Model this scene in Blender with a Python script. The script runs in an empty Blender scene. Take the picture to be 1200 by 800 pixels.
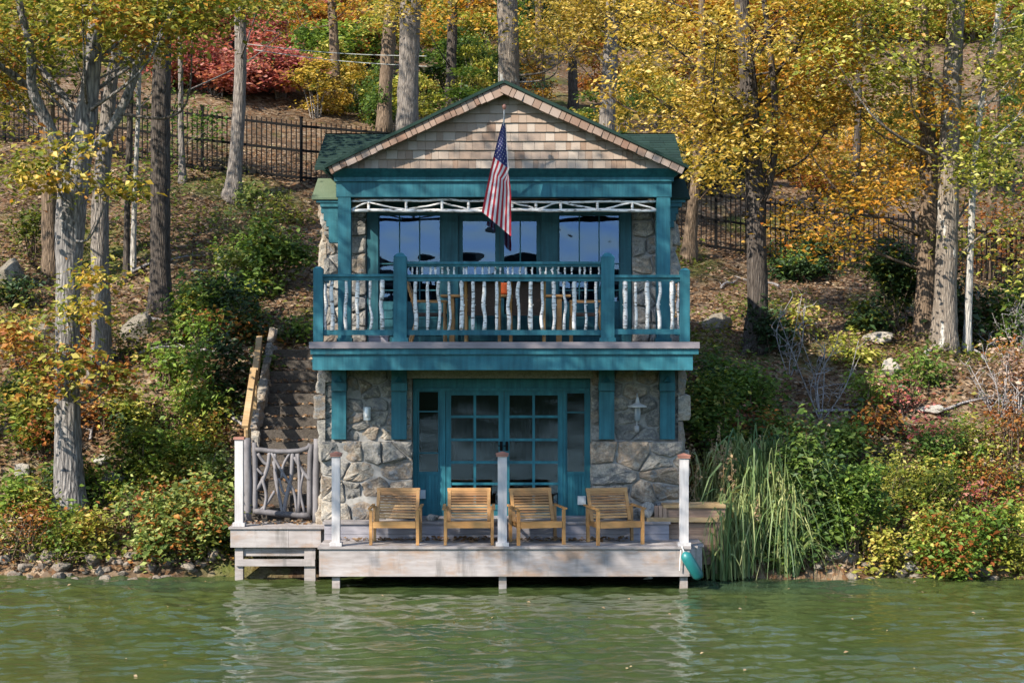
import bpy, math, random
import numpy as np
random.seed(7)
C = bpy.context.scene
COL = C.collection
F = 2000.0; EYE = 3.475; PX0 = 600.0; PY0 = 412.0

def X(px, D): return (px - PX0) / F * D
def Z(py, D): return EYE + (PY0 - py) / F * D
def P(px, py, D): return np.array([X(px, D), D, Z(py, D)])

# ------------------------------------------------------------------ noise
def hashn(ix, iy, seed=0):
    h = (ix.astype(np.int64) * 374761393 + iy.astype(np.int64) * 668265263 + seed * 974711) & 0x7fffffff
    h = ((h ^ (h >> 13)) * 1274126177) & 0x7fffffff
    return ((h ^ (h >> 16)) & 0xffff) / 65535.0
def vnoise(x, y, seed=0):
    x = np.asarray(x, float); y = np.asarray(y, float)
    ix = np.floor(x); iy = np.floor(y); fx = x - ix; fy = y - iy
    fx = fx * fx * (3 - 2 * fx); fy = fy * fy * (3 - 2 * fy)
    a = hashn(ix, iy, seed); b = hashn(ix + 1, iy, seed); c = hashn(ix, iy + 1, seed); d = hashn(ix + 1, iy + 1, seed)
    return (a * (1 - fx) + b * fx) * (1 - fy) + (c * (1 - fx) + d * fx) * fy

# ------------------------------------------------------------------ terrain
PD = [0, 18, 25.4, 26.3, 26.6, 27.2, 28.2, 29.5, 31, 32.5, 34, 38, 42, 50, 60, 90, 140, 220]
PZ = [-3, -1.6, -.5, -.06, .22, .55, 1.0, 2.0, 3.05, 3.6, 4.15, 5.4, 6.75, 9.6, 13, 23.5, 42, 75]
TD = [28, 34, 42, 60, 140]; TT = [0, -.06, -.15, -.15, 0]
HX0, HX1, HD0, HD1 = -2.93, 2.66, 26.5, 31.4
def ground_z(x, D):
    x = np.asarray(x, float); D = np.asarray(D, float)
    Ds = D + (vnoise(x * .45, D * .1, 3) - .5) * .7 * np.clip((31 - D) / 4, 0, 1) + (vnoise(x * 1.7, D * .6, 5) - .5) * .22 * np.clip((31 - D) / 4, 0, 1)
    z = np.interp(Ds, PD, PZ) + np.interp(D, TD, TT) * np.clip(x, -16, 16)
    amp = np.clip((D - 26) / 3, 0, 1)
    z = z + amp * ((vnoise(x * .35, D * .35, 11) - .5) * .42 + (vnoise(x * 1.1, D * 1.1, 12) - .5) * .24 + (vnoise(x * 3.1, D * 3.1, 13) - .5) * .09)
    inh = (x > HX0) & (x < HX1) & (D > HD0 - .9) & (D < HD1)
    z = np.where(inh, np.minimum(z, -.15), z)
    ins = (x > -4.3) & (x <= HX0) & (D > 25.8) & (D < 31.3)
    st = .3 + np.clip((D - 26.9) / 4.0, 0, 1) * 2.55
    z = np.where(ins, np.minimum(z, st), z)
    return z
def hit(px, py, d0=26.2):
    Ds = np.arange(d0, 160, .04)
    zr = Z(py, Ds); zg = ground_z(X(px, Ds), Ds)
    k = np.nonzero(zg >= zr)[0]
    D = Ds[k[0]] if len(k) else 159.
    return float(D)
def gz(x, D): return float(ground_z(np.array([x]), np.array([D]))[0])

# ------------------------------------------------------------------ materials
def new_mat(name):
    m = bpy.data.materials.new(name); m.use_nodes = True
    nt = m.node_tree; b = nt.nodes['Principled BSDF']
    return m, nt, b
def L(nt, a, b): nt.links.new(a, b)
def N(nt, t, **kw):
    n = nt.nodes.new(t)
    for k, v in kw.items():
        if k in n.inputs: n.inputs[k].default_value = v
        else: setattr(n, k, v)
    return n
def ramp(nt, fac, cols, mode='LINEAR', pos=None):
    r = nt.nodes.new('ShaderNodeValToRGB'); r.color_ramp.interpolation = mode
    e = r.color_ramp.elements
    n = len(cols)
    while len(e) < n: e.new(.5)
    for i, c in enumerate(cols):
        e[i].position = pos[i] if pos else (i / (n - 1) if mode == 'LINEAR' else i / n)
        e[i].color = (c[0], c[1], c[2], 1)
    L(nt, fac, r.inputs[0]); return r.outputs[0]
def mapped(nt, scale, coord='Object'):
    tc = nt.nodes.new('ShaderNodeTexCoord'); mp = nt.nodes.new('ShaderNodeMapping')
    mp.inputs['Scale'].default_value = scale
    L(nt, tc.outputs[coord], mp.inputs['Vector']); return mp.outputs[0]
def world_pos(nt, scale):
    g = nt.nodes.new('ShaderNodeNewGeometry'); mp = nt.nodes.new('ShaderNodeMapping')
    mp.inputs['Scale'].default_value = scale
    L(nt, g.outputs['Position'], mp.inputs['Vector']); return mp.outputs[0]
def island(nt): return nt.nodes.new('ShaderNodeNewGeometry').outputs['Random Per Island']
def mixc(nt, fac, a, b, blend='MIX'):
    m = nt.nodes.new('ShaderNodeMix'); m.data_type = 'RGBA'; m.blend_type = blend
    for s, v in ((m.inputs[0], fac), (m.inputs[6], a), (m.inputs[7], b)):
        if hasattr(v, 'is_output'): L(nt, v, s)
        else: s.default_value = v if not isinstance(v, tuple) else (v[0], v[1], v[2], 1)
    return m.outputs[2]
def bump(nt, b, h, s, d=.02):
    n = nt.nodes.new('ShaderNodeBump'); n.inputs['Strength'].default_value = s; n.inputs['Distance'].default_value = d
    L(nt, h, n.inputs['Height']); L(nt, n.outputs[0], b.inputs['Normal'])
def noise(nt, vec, scale=1, detail=4, rough=.55):
    n = N(nt, 'ShaderNodeTexNoise'); n.inputs['Scale'].default_value = scale; n.inputs['Detail'].default_value = detail
    n.inputs['Roughness'].default_value = rough
    L(nt, vec, n.inputs['Vector']); return n.outputs['Fac']

def wood_mat(name, cols, stretch=(2, 2, 2), rough=.75, streak=(1.2, 12, 12), per_island=.35, bs=.3, stain=None):
    m, nt, b = new_mat(name)
    v = world_pos(nt, streak)
    n1 = noise(nt, v, 3.0, 5, .6)
    n2 = noise(nt, world_pos(nt, (1, 1, 1)), 1.7, 3)
    ad = N(nt, 'ShaderNodeMath', operation='MULTIPLY_ADD'); L(nt, n1, ad.inputs[0]); ad.inputs[1].default_value = .5
    m2 = N(nt, 'ShaderNodeMath', operation='MULTIPLY'); L(nt, n2, m2.inputs[0]); m2.inputs[1].default_value = .5
    L(nt, m2.outputs[0], ad.inputs[2])
    isl = N(nt, 'ShaderNodeMath', operation='MULTIPLY_ADD'); L(nt, island(nt), isl.inputs[0]); isl.inputs[1].default_value = per_island
    a2 = N(nt, 'ShaderNodeMath', operation='ADD'); L(nt, ad.outputs[0], a2.inputs[0]); a2.inputs[1].default_value = -per_island / 2
    L(nt, a2.outputs[0], isl.inputs[2])
    c = ramp(nt, isl.outputs[0], cols, pos=[.25 + .5 * i / (len(cols) - 1) for i in range(len(cols))])
    if stain:
        sn = noise(nt, world_pos(nt, (1.1, 1.1, 2.6)), 1.5, 6, .68)
        c = mixc(nt, ramp(nt, sn, [(0, 0, 0), (.75, .75, .75)], pos=[.5, .66]), c, stain)
        s2 = noise(nt, world_pos(nt, (5, 5, .8)), 1.3, 4, .6)
        c = mixc(nt, ramp(nt, s2, [(0, 0, 0), (.6, .6, .6)], pos=[.55, .72]), c, (.08, .075, .07))
    L(nt, c, b.inputs['Base Color']); b.inputs['Roughness'].default_value = rough
    bump(nt, b, n1, bs, .006)
    return m

def flat_mat(name, col, rough=.5, var=.15, metal=0, spec=.5, sc=3.0):
    m, nt, b = new_mat(name)
    n1 = noise(nt, world_pos(nt, (1, 1, 1)), sc, 5)
    c = ramp(nt, n1, [tuple(x * (1 - var) for x in col), tuple(min(1, x * (1 + var)) for x in col)], pos=[.3, .7])
    L(nt, c, b.inputs['Base Color']); b.inputs['Roughness'].default_value = rough; b.inputs['Metallic'].default_value = metal
    b.inputs['Specular IOR Level'].default_value = spec
    return m

def paint_mat(name, col, worn=(.12, .2, .2)):
    m, nt, b = new_mat(name)
    v = world_pos(nt, (1, 1, 1))
    n1 = noise(nt, v, 1.6, 6, .6)
    c = ramp(nt, n1, [tuple(x * .68 for x in col), col, tuple(x * 1.3 + .006 for x in col)], pos=[.28, .5, .74])
    n2 = noise(nt, world_pos(nt, (3, 3, 14)), 4, 5, .7)
    mk = ramp(nt, n2, [(0, 0, 0), (.4, .4, .4)], pos=[.56, .8])
    c2 = mixc(nt, mk, c, worn)
    dr = noise(nt, world_pos(nt, (7, 7, .5)), 2.0, 5, .65)
    c2 = mixc(nt, 1.0, c2, ramp(nt, dr, [(.62, .66, .68), (1.08, 1.05, 1.03)], pos=[.36, .6]), 'MULTIPLY')
    L(nt, c2, b.inputs['Base Color']); b.inputs['Roughness'].default_value = .55
    b.inputs['Specular IOR Level'].default_value = .25
    bump(nt, b, noise(nt, world_pos(nt, (10, 10, 2)), 4, 3), .15, .004)
    return m

def leaf_mat(name, cols, trans=.42, rough=.5, nscale=.9):
    m, nt, b = new_mat(name)
    n1 = noise(nt, world_pos(nt, (1, 1, 1)), nscale, 2)
    a = N(nt, 'ShaderNodeMath', operation='MULTIPLY_ADD'); L(nt, island(nt), a.inputs[0]); a.inputs[1].default_value = .75
    s = N(nt, 'ShaderNodeMath', operation='MULTIPLY_ADD'); L(nt, n1, s.inputs[0]); s.inputs[1].default_value = 1.1; s.inputs[2].default_value = -.42
    L(nt, s.outputs[0], a.inputs[2])
    c = ramp(nt, a.outputs[0], cols)
    L(nt, c, b.inputs['Base Color']); b.inputs['Roughness'].default_value = rough
    b.inputs['Specular IOR Level'].default_value = .25
    tr = N(nt, 'ShaderNodeBsdfTranslucent'); L(nt, mixc(nt, 1.0, c, (1.25, 1.2, .75), 'MULTIPLY'), tr.inputs['Color'])
    mx = N(nt, 'ShaderNodeMixShader'); mx.inputs[0].default_value = trans
    L(nt, b.outputs[0], mx.inputs[1]); L(nt, tr.outputs[0], mx.inputs[2])
    L(nt, mx.outputs[0], nt.nodes['Material Output'].inputs['Surface'])
    return m

def bark_mat(name, dark, light, patch=None, patch_at=.6, vs=(9, 9, 1.4)):
    m, nt, b = new_mat(name)
    v = world_pos(nt, vs)
    n1 = noise(nt, v, 2.2, 6, .7)
    vo = N(nt, 'ShaderNodeTexVoronoi'); vo.feature = 'DISTANCE_TO_EDGE'; vo.inputs['Scale'].default_value = 2.6
    L(nt, v, vo.inputs['Vector'])
    mm = N(nt, 'ShaderNodeMath', operation='MULTIPLY_ADD'); L(nt, vo.outputs['Distance'], mm.inputs[0]); mm.inputs[1].default_value = 1.2; L(nt, n1, mm.inputs[2])
    c = ramp(nt, mm.outputs[0], [dark, tuple((d + l) / 2 for d, l in zip(dark, light)), light], pos=[.35, .62, .95])
    if patch:
        n2 = noise(nt, world_pos(nt, (3, 3, 1.2)), 1.6, 4, .6)
        mk = ramp(nt, n2, [(0, 0, 0), (1, 1, 1)], pos=[patch_at, patch_at + .06])
        c = mixc(nt, mk, c, patch)
    L(nt, c, b.inputs['Base Color']); b.inputs['Roughness'].default_value = .9
    b.inputs['Specular IOR Level'].default_value = .1
    bump(nt, b, mm.outputs[0], .9, .04)
    return m

M = {}
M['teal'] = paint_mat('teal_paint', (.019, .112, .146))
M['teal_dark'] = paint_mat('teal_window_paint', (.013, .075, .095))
M['weathered'] = wood_mat('weathered_wood', [(.12, .105, .10), (.22, .20, .20), (.34, .31, .30)], stain=(.16, .12, .09))
M['dockface'] = wood_mat('dock_fascia_wood', [(.14, .12, .11), (.25, .225, .22), (.37, .345, .345)], streak=(1.0, 6, 7), stain=(.25, .155, .095))
M['decking'] = wood_mat('porch_deck_wood', [(.10, .085, .095), (.17, .15, .165), (.25, .22, .23)])
M['postpaint'] = wood_mat('whitewashed_post', [(.22, .20, .205), (.37, .355, .36), (.50, .485, .49)], streak=(12, 12, 1.2))
M['copper'] = flat_mat('copper_cap', (.25, .11, .08), .6, .3)
M['teak'] = wood_mat('teak', [(.20, .092, .028), (.33, .168, .052), (.45, .255, .095)], rough=.55, per_island=.5)
nt_ = M['teak'].node_tree; oi_ = N(nt_, 'ShaderNodeObjectInfo'); pb_ = nt_.nodes['Principled BSDF']; src_ = pb_.inputs['Base Color'].links[0].from_socket
L(nt_, mixc(nt_, 1.0, src_, ramp(nt_, oi_.outputs['Random'], [(.72, .74, .80), (1.0, 1.0, 1.0), (1.12, 1.04, .95)]), 'MULTIPLY'), pb_.inputs['Base Color'])
M['wicker'] = flat_mat('woven_brown', (.045, .025, .018), .8, .4, sc=60)
M['orange'] = flat_mat('orange_fabric', (.55, .09, .015), .9)
M['stepwood'] = wood_mat('step_wood', [(.15, .14, .15), (.24, .23, .26), (.34, .32, .35)])
M['bulkhead'] = wood_mat('reddish_plank', [(.12, .075, .055), (.22, .14, .10), (.36, .24, .17)])
M['railwood'] = wood_mat('pine_rail', [(.18, .105, .045), (.29, .19, .09), (.42, .32, .20)])
M['twig'] = wood_mat('grey_twig_wood', [(.06, .056, .06), (.12, .113, .122), (.19, .182, .195)], streak=(6, 6, 2))
M['teal_door'] = paint_mat('teal_door_lightened', (.022, .145, .185))  # house teal, lightened in colour to make up for porch shade on the doors
M['iron'] = flat_mat('black_iron', (.004, .004, .0045), .8, spec=.15)
M['galv'] = flat_mat('white_enamel', (.72, .72, .72), .35)
M['greybox'] = flat_mat('grey_plastic', (.42, .46, .48), .5)
M['white'] = flat_mat('white_plastic', (.8, .8, .8), .4)
M['rope'] = flat_mat('white_rope', (.6, .58, .55), .9)
M['fender'] = flat_mat('teal_vinyl', (.008, .12, .125), .45, .3)
M['wire'] = flat_mat('grey_cable', (.35, .37, .36), .6)
M['mortar'] = flat_mat('mortar', (.23, .222, .21), .95, .3, sc=12)
M['roofgreen'] = None
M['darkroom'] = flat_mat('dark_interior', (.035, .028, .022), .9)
M['cedar_fresh'] = None

def stone_mat(name, cols):
    m, nt, b = new_mat(name)
    n1 = noise(nt, world_pos(nt, (1, 1, 1.3)), 7, 10, .72)
    n0 = noise(nt, world_pos(nt, (1, 1, 1)), 34, 8, .78)
    a = N(nt, 'ShaderNodeMath', operation='MULTIPLY_ADD'); L(nt, island(nt), a.inputs[0]); a.inputs[1].default_value = .6
    s = N(nt, 'ShaderNodeMath', operation='MULTIPLY_ADD'); L(nt, n1, s.inputs[0]); s.inputs[1].default_value = .9; s.inputs[2].default_value = -.25
    L(nt, s.outputs[0], a.inputs[2])
    c = ramp(nt, a.outputs[0], cols)
    c = mixc(nt, ramp(nt, n0, [(.55, .55, .55), (1.1, 1.1, 1.1)], pos=[.35, .6]), (0, 0, 0), c)
    L(nt, c, b.inputs['Base Color']); b.inputs['Roughness'].default_value = .9; b.inputs['Specular IOR Level'].default_value = .2
    mm = N(nt, 'ShaderNodeMath', operation='ADD'); L(nt, n1, mm.inputs[0]); L(nt, n0, mm.inputs[1])
    bump(nt, b, mm.outputs[0], .8, .03)
    return m
M['stone'] = stone_mat('fieldstone', [(.085, .085, .09), (.17, .175, .185), (.30, .28, .25), (.14, .14, .14), (.37, .335, .285), (.25, .195, .145), (.21, .22, .23), (.48, .455, .41)])
M['shore'] = stone_mat('shore_stone', [(.06, .055, .05), (.13, .12, .11), (.22, .195, .165), (.18, .12, .09), (.34, .31, .28)])
M['boulder'] = stone_mat('boulder_stone', [(.10, .09, .075), (.18, .16, .13), (.26, .23, .19)])
M['palestone'] = stone_mat('pale_stone', [(.22, .21, .195), (.33, .315, .29), (.43, .41, .385)])
M['stepstone'] = stone_mat('step_stone', [(.04, .034, .03), (.085, .073, .063), (.16, .14, .122)])

def shingle_mat(name, cols):
    m, nt, b = new_mat(name)
    g = noise(nt, world_pos(nt, (26, 4, 3)), 3, 4, .6)
    n2 = noise(nt, world_pos(nt, (1, 1, 1)), 1.1, 4)
    a = N(nt, 'ShaderNodeMath', operation='MULTIPLY_ADD'); L(nt, island(nt), a.inputs[0]); a.inputs[1].default_value = .62
    s = N(nt, 'ShaderNodeMath', operation='MULTIPLY_ADD'); L(nt, g, s.inputs[0]); s.inputs[1].default_value = .35; s.inputs[2].default_value = -.05
    L(nt, s.outputs[0], a.inputs[2])
    s2 = N(nt, 'ShaderNodeMath', operation='MULTIPLY_ADD'); L(nt, n2, s2.inputs[0]); s2.inputs[1].default_value = .5
    a3 = N(nt, 'ShaderNodeMath', operation='ADD'); L(nt, a.outputs[0], a3.inputs[0]); a3.inputs[1].default_value = -.2
    L(nt, a3.outputs[0], s2.inputs[2])
    c = ramp(nt, s2.outputs[0], cols)
    L(nt, c, b.inputs['Base Color']); b.inputs['Roughness'].default_value = .85; b.inputs['Specular IOR Level'].default_value = .2
    bump(nt, b, g, .35, .006)
    return m
M['cedar'] = shingle_mat('cedar_shingle', [(.15, .088, .058), (.215, .155, .118), (.26, .203, .165), (.30, .25, .21), (.35, .30, .26)])
M['cedar_fresh'] = shingle_mat('rake_shingle', [(.14, .07, .045), (.18, .12, .09), (.225, .17, .14), (.28, .23, .20)])
M['roofgreen'] = shingle_mat('green_asphalt_shingle', [(.006, .017, .014), (.010, .026, .021), (.016, .036, .028)])
M['mossroof'] = shingle_mat('mossy_green_wood', [(.04, .065, .04), (.085, .115, .075), (.18, .19, .14)])

# birch bark: white with dark horizontal lenticels
m, nt, b = new_mat('birch_bark')
n1 = noise(nt, world_pos(nt, (6, 6, 26)), 1.6, 3, .6)
c = ramp(nt, n1, [(.035, .03, .028), (.36, .33, .30), (.60, .585, .57)], pos=[.36, .41, .50])
L(nt, c, b.inputs['Base Color']); b.inputs['Roughness'].default_value = .7
M['birch'] = m

M['bark_oak'] = bark_mat('oak_bark', (.035, .033, .036), (.25, .235, .225), vs=(7, 7, 1.1))
M['bark_dark'] = bark_mat('dark_bark', (.022, .018, .016), (.10, .085, .075))
M['bark_grey'] = bark_mat('grey_bark', (.07, .06, .055), (.23, .205, .185))
M['bark_brown'] = bark_mat('brown_bark', (.05, .035, .025), (.19, .14, .10))
M['bark_patch'] = bark_mat('mottled_bark', (.075, .06, .05), (.24, .205, .17), (.40, .385, .355), .60)
M['bark_pale'] = bark_mat('pale_bark', (.17, .16, .15), (.42, .40, .37))
M['deadwood'] = bark_mat('dead_twig_bark', (.13, .12, .125), (.34, .32, .32))

# glass
m, nt, b = new_mat('window_glass')
nt.nodes.remove(b)
tr = N(nt, 'ShaderNodeBsdfTransparent'); tr.inputs['Color'].default_value = (.55, .6, .62, 1)
gl = N(nt, 'ShaderNodeBsdfGlossy'); gl.inputs['Roughness'].default_value = .015; gl.inputs['Color'].default_value = (.26, .42, .85, 1)
fr = N(nt, 'ShaderNodeFresnel'); fr.inputs['IOR'].default_value = 1.55
bp = N(nt, 'ShaderNodeBump'); bp.inputs['Strength'].default_value = .32; bp.inputs['Distance'].default_value = .03
L(nt, noise(nt, world_pos(nt, (1, 1, 1.8)), 1.5, 1, .4), bp.inputs['Height'])
L(nt, bp.outputs[0], gl.inputs['Normal'])
ma = N(nt, 'ShaderNodeMath', operation='ADD'); L(nt, fr.outputs[0], ma.inputs[0]); ma.inputs[1].default_value = .05
mx = N(nt, 'ShaderNodeMixShader'); L(nt, ma.outputs[0], mx.inputs[0]); L(nt, tr.outputs[0], mx.inputs[1]); L(nt, gl.outputs[0], mx.inputs[2])
L(nt, mx.outputs[0], nt.nodes['Material Output'].inputs['Surface'])
M['glass'] = m

# plainer glass of the ground floor doors
m = m.copy(); m.name = 'door_glass'; M['glass_door'] = m
for n_ in m.node_tree.nodes:
    if n_.type == 'BUMP': n_.inputs['Strength'].default_value = .12
    if n_.type == 'BSDF_GLOSSY': n_.inputs['Color'].default_value = (.50, .58, .68, 1)
# ground: leaf litter
m, nt, b = new_mat('leaf_litter')
wp = world_pos(nt, (1, 1, 1))
v1 = N(nt, 'ShaderNodeTexVoronoi'); v1.inputs['Scale'].default_value = 11; L(nt, wp, v1.inputs['Vector'])
sep = N(nt, 'ShaderNodeSeparateColor'); L(nt, v1.outputs['Color'], sep.inputs[0])
lit = ramp(nt, sep.outputs[0], [(.035, .022, .013), (.09, .05, .027), (.15, .082, .042), (.13, .092, .058), (.20, .145, .095), (.055, .035, .022), (.26, .195, .14)])
big = noise(nt, wp, .55, 4, .6)
lit = mixc(nt, ramp(nt, big, [(.35, .35, .35), (1.15, 1.15, 1.15)], pos=[.32, .62]), (.02, .014, .009), lit)
gm = noise(nt, wp, .38, 5, .6)
grn = ramp(nt, noise(nt, wp, 6, 4), [(.02, .035, .008), (.07, .095, .018), (.13, .14, .03)])
lit = mixc(nt, ramp(nt, gm, [(0, 0, 0), (.7, .7, .7)], pos=[.54, .66]), lit, grn)
L(nt, lit, b.inputs['Base Color']); b.inputs['Roughness'].default_value = .95; b.inputs['Specular IOR Level'].default_value = .1
hh = N(nt, 'ShaderNodeMath', operation='ADD'); L(nt, sep.outputs[1], hh.inputs[0]); L(nt, noise(nt, wp, 20, 3), hh.inputs[1])
bump(nt, b, hh.outputs[0], .8, .05)
M['ground'] = m

# water
m, nt, b = new_mat('lake_water')
wp = world_pos(nt, (1, 1, 1))
c = ramp(nt, noise(nt, wp, .22, 3), [(.032, .050, .017), (.042, .057, .017), (.029, .050, .026)], pos=[.35, .5, .65])
L(nt, c, b.inputs['Base Color']); b.inputs['Roughness'].default_value = .04; b.inputs['IOR'].default_value = 1.4
bump(nt, b, noise(nt, world_pos(nt, (2.2, 3.2, 1)), 2.4, 4, .6), .16, .04)
M['water'] = m

LEAF = dict(
    gold=leaf_mat('gold_leaf', [(.07, .085, .014), (.17, .15, .02), (.34, .24, .03), (.50, .34, .06), (.64, .50, .17), (.40, .19, .025)]),
    amber=leaf_mat('amber_leaf', [(.07, .085, .014), (.17, .13, .018), (.32, .19, .022), (.42, .18, .022), (.50, .32, .05), (.38, .12, .02)]),
    yolive=leaf_mat('yellow_green_leaf', [(.065, .095, .016), (.13, .165, .025), (.23, .25, .035), (.36, .35, .06), (.50, .46, .14), (.36, .17, .03)]),
    olive=leaf_mat('olive_leaf', [(.03, .05, .008), (.055, .08, .012), (.09, .115, .016), (.15, .16, .022), (.22, .20, .04)]),
    green=leaf_mat('green_leaf', [(.024, .055, .013), (.045, .09, .018), (.075, .135, .025), (.12, .18, .035), (.20, .25, .07)]),
    dark=leaf_mat('evergreen_leaf', [(.010, .022, .008), (.018, .04, .012), (.03, .06, .018), (.045, .08, .025)], trans=.15),
    bright=leaf_mat('bright_green_leaf', [(.06, .11, .018), (.11, .19, .03), (.19, .28, .045), (.30, .37, .08)]),
    varieg=leaf_mat('pale_edged_leaf', [(.04, .075, .018), (.07, .12, .025), (.16, .20, .05), (.34, .38, .12), (.45, .47, .20)]),
    crimson=leaf_mat('crimson_leaf', [(.15, .03, .035), (.28, .07, .075), (.40, .13, .12), (.48, .23, .18), (.42, .12, .06)]),
    rust=leaf_mat('rust_leaf', [(.12, .035, .012), (.22, .07, .02), (.32, .12, .03), (.38, .20, .05), (.16, .12, .02)]),
    pink=leaf_mat('dried_pink_leaf', [(.16, .09, .07), (.30, .18, .14), (.42, .29, .22), (.50, .38, .30), (.2, .1, .06)]),
    turning=leaf_mat('turning_oak_leaf', [(.05, .08, .012), (.09, .12, .018), (.15, .17, .024), (.27, .26, .045), (.40, .36, .09), (.36, .19, .03), (.34, .10, .025)]),
    brown=leaf_mat('fallen_leaf', [(.045, .028, .016), (.10, .056, .028), (.155, .08, .036), (.20, .135, .08), (.30, .23, .16), (.14, .045, .025)], trans=.1),
    grassy=leaf_mat('reed_leaf', [(.05, .10, .045), (.085, .15, .06), (.14, .20, .07), (.27, .30, .12), (.42, .40, .20)], trans=.3, nscale=.5),
    palegrass=leaf_mat('pale_reed_leaf', [(.10, .13, .04), (.24, .27, .10), (.42, .43, .20), (.55, .52, .30)], trans=.3, nscale=.5),
    plume=leaf_mat('reed_plume', [(.22, .14, .08), (.36, .25, .15), (.45, .35, .22)]),
)

# ------------------------------------------------------------------ mesh building
def add_obj(name, verts, loops, sizes, mats, parent=None, origin=None, smooth=False, mat_idx=None):
    me = bpy.data.meshes.new(name)
    verts = np.asarray(verts, np.float64).reshape(-1, 3)
    if origin is not None: verts = verts - np.asarray(origin)
    loops = np.asarray(loops, np.int32).ravel(); sizes = np.asarray(sizes, np.int32)
    me.vertices.add(len(verts)); me.vertices.foreach_set('co', verts.astype(np.float32).ravel())
    me.loops.add(len(loops)); me.loops.foreach_set('vertex_index', loops)
    me.polygons.add(len(sizes))
    st = np.zeros(len(sizes), np.int32); st[1:] = np.cumsum(sizes)[:-1]
    me.polygons.foreach_set('loop_start', st); me.polygons.foreach_set('loop_total', sizes)
    me.polygons.foreach_set('use_smooth', np.full(len(sizes), bool(smooth)))
    for mt in (mats if isinstance(mats, (list, tuple)) else [mats]): me.materials.append(mt)
    if mat_idx is not None: me.polygons.foreach_set('material_index', np.asarray(mat_idx, np.int32))
    me.update(); me.validate()
    me.polygons.foreach_set('use_smooth', np.full(len(me.polygons), bool(smooth)))
    o = bpy.data.objects.new(name, me); COL.objects.link(o)
    if parent is not None:
        o.parent = parent
        if origin is None: pass
    elif origin is not None: o.location = origin
    return o

class MB:
    def __init__(s): s.v = []; s.f = []; s.mi = []
    def add(s, vs, fs, mi=0):
        o = len(s.v); s.v.extend([tuple(p) for p in vs])
        for f in fs: s.f.append([i + o for i in f]); s.mi.append(mi)
        return s
    def box(s, x0, x1, y0, y1, z0, z1, mi=0):
        v = [(x, y, z) for z in (z0, z1) for y in (y0, y1) for x in (x0, x1)]
        return s.add(v, [(0, 2, 3, 1), (4, 5, 7, 6), (0, 1, 5, 4), (2, 6, 7, 3), (0, 4, 6, 2), (1, 3, 7, 5)], mi)
    def pbox(s, px0, px1, py0, py1, D0, depth, mi=0):   # front face measured at distance D0
        return s.box(X(px0, D0), X(px1, D0), D0, D0 + depth, Z(py1, D0), Z(py0, D0), mi)
    def bar(s, a, b, w, h, up=(0, 0, 1), mi=0):
        a = np.array(a, float); b = np.array(b, float); d = b - a; d /= np.linalg.norm(d)
        up = np.array(up, float); r = np.cross(d, up); r /= np.linalg.norm(r); u = np.cross(r, d)
        v = [p + sx * r * w / 2 + sy * u * h / 2 for p in (a, b) for sy in (-1, 1) for sx in (-1, 1)]
        return s.add(v, [(0, 1, 3, 2), (4, 6, 7, 5), (0, 4, 5, 1), (2, 3, 7, 6), (0, 2, 6, 4), (1, 5, 7, 3)], mi)
    def prism(s, poly, y0, y1, mi=0):          # polygon in (x,z), extruded in y
        n = len(poly)
        v = [(p[0], y0, p[1]) for p in poly] + [(p[0], y1, p[1]) for p in poly]
        f = [tuple(range(n)), tuple(range(2 * n - 1, n - 1, -1))] + [(i, i + n, (i + 1) % n + n, (i + 1) % n) for i in range(n)]
        return s.add(v, f, mi)
    def tube(s, pts, rad, n=8, wob=0, rng=None, cap=True, mi=0):
        pts = np.asarray(pts, float); rad = np.broadcast_to(np.asarray(rad, float), (len(pts),))
        t = np.gradient(pts, axis=0); t /= np.linalg.norm(t, axis=1)[:, None] + 1e-9
        ref = np.array([0, 1., 0]) if abs(t[:, 1]).mean() < .8 else np.array([1., 0, 0])
        o = len(s.v)
        ph = np.linspace(0, 2 * np.pi, n, endpoint=False)
        for i in range(len(pts)):
            a = np.cross(t[i], ref); a /= np.linalg.norm(a) + 1e-9; b2 = np.cross(t[i], a)
            rr = rad[i] * (1 + (wob * (rng.random(n) - .5) * 2 if wob else 0))
            ring = pts[i] + (np.cos(ph) * rr)[:, None] * a + (np.sin(ph) * rr)[:, None] * b2
            s.v.extend(map(tuple, ring))
        for i in range(len(pts) - 1):
            for k in range(n):
                k2 = (k + 1) % n
                s.f.append([o + i * n + k, o + i * n + k2, o + (i + 1) * n + k2, o + (i + 1) * n + k]); s.mi.append(mi)
        if cap:
            s.f.append([o + k for k in range(n)][::-1]); s.mi.append(mi)
            e = o + (len(pts) - 1) * n; s.f.append([e + k for k in range(n)]); s.mi.append(mi)
        return s
    def lathe(s, c, prof, n=16, mi=0):
        pts = [(c[0], c[1], c[2] + z) for r, z in prof]; o = len(s.v)
        ph = np.linspace(0, 2 * np.pi, n, endpoint=False)
        for r, z in prof:
            for p in ph: s.v.append((c[0] + r * math.cos(p), c[1] + r * math.sin(p), c[2] + z))
        for i in range(len(prof) - 1):
            for k in range(n):
                k2 = (k + 1) % n; s.f.append([o + i * n + k, o + i * n + k2, o + (i + 1) * n + k2, o + (i + 1) * n + k]); s.mi.append(mi)
        return s
    def build(s, name, mats, parent=None, smooth=False, origin=None):
        if origin is None:
            origin = world_loc(parent) if parent is not None else None
        loops = [i for f in s.f for i in f]; sizes = [len(f) for f in s.f]
        o = add_obj(name, s.v, loops, sizes, mats, parent, origin, smooth, s.mi if isinstance(mats, (list, tuple)) else None)
        return o
def world_loc(o):
    l = np.array(o.location)
    while o.parent is not None: o = o.parent; l = l + np.array(o.location)
    return l
def tag(o, label=None, cat=None, group=None, kind=None):
    if label: o['label'] = label
    if cat: o['category'] = cat
    if group: o['group'] = group
    if kind: o['kind'] = kind
    return o
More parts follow.
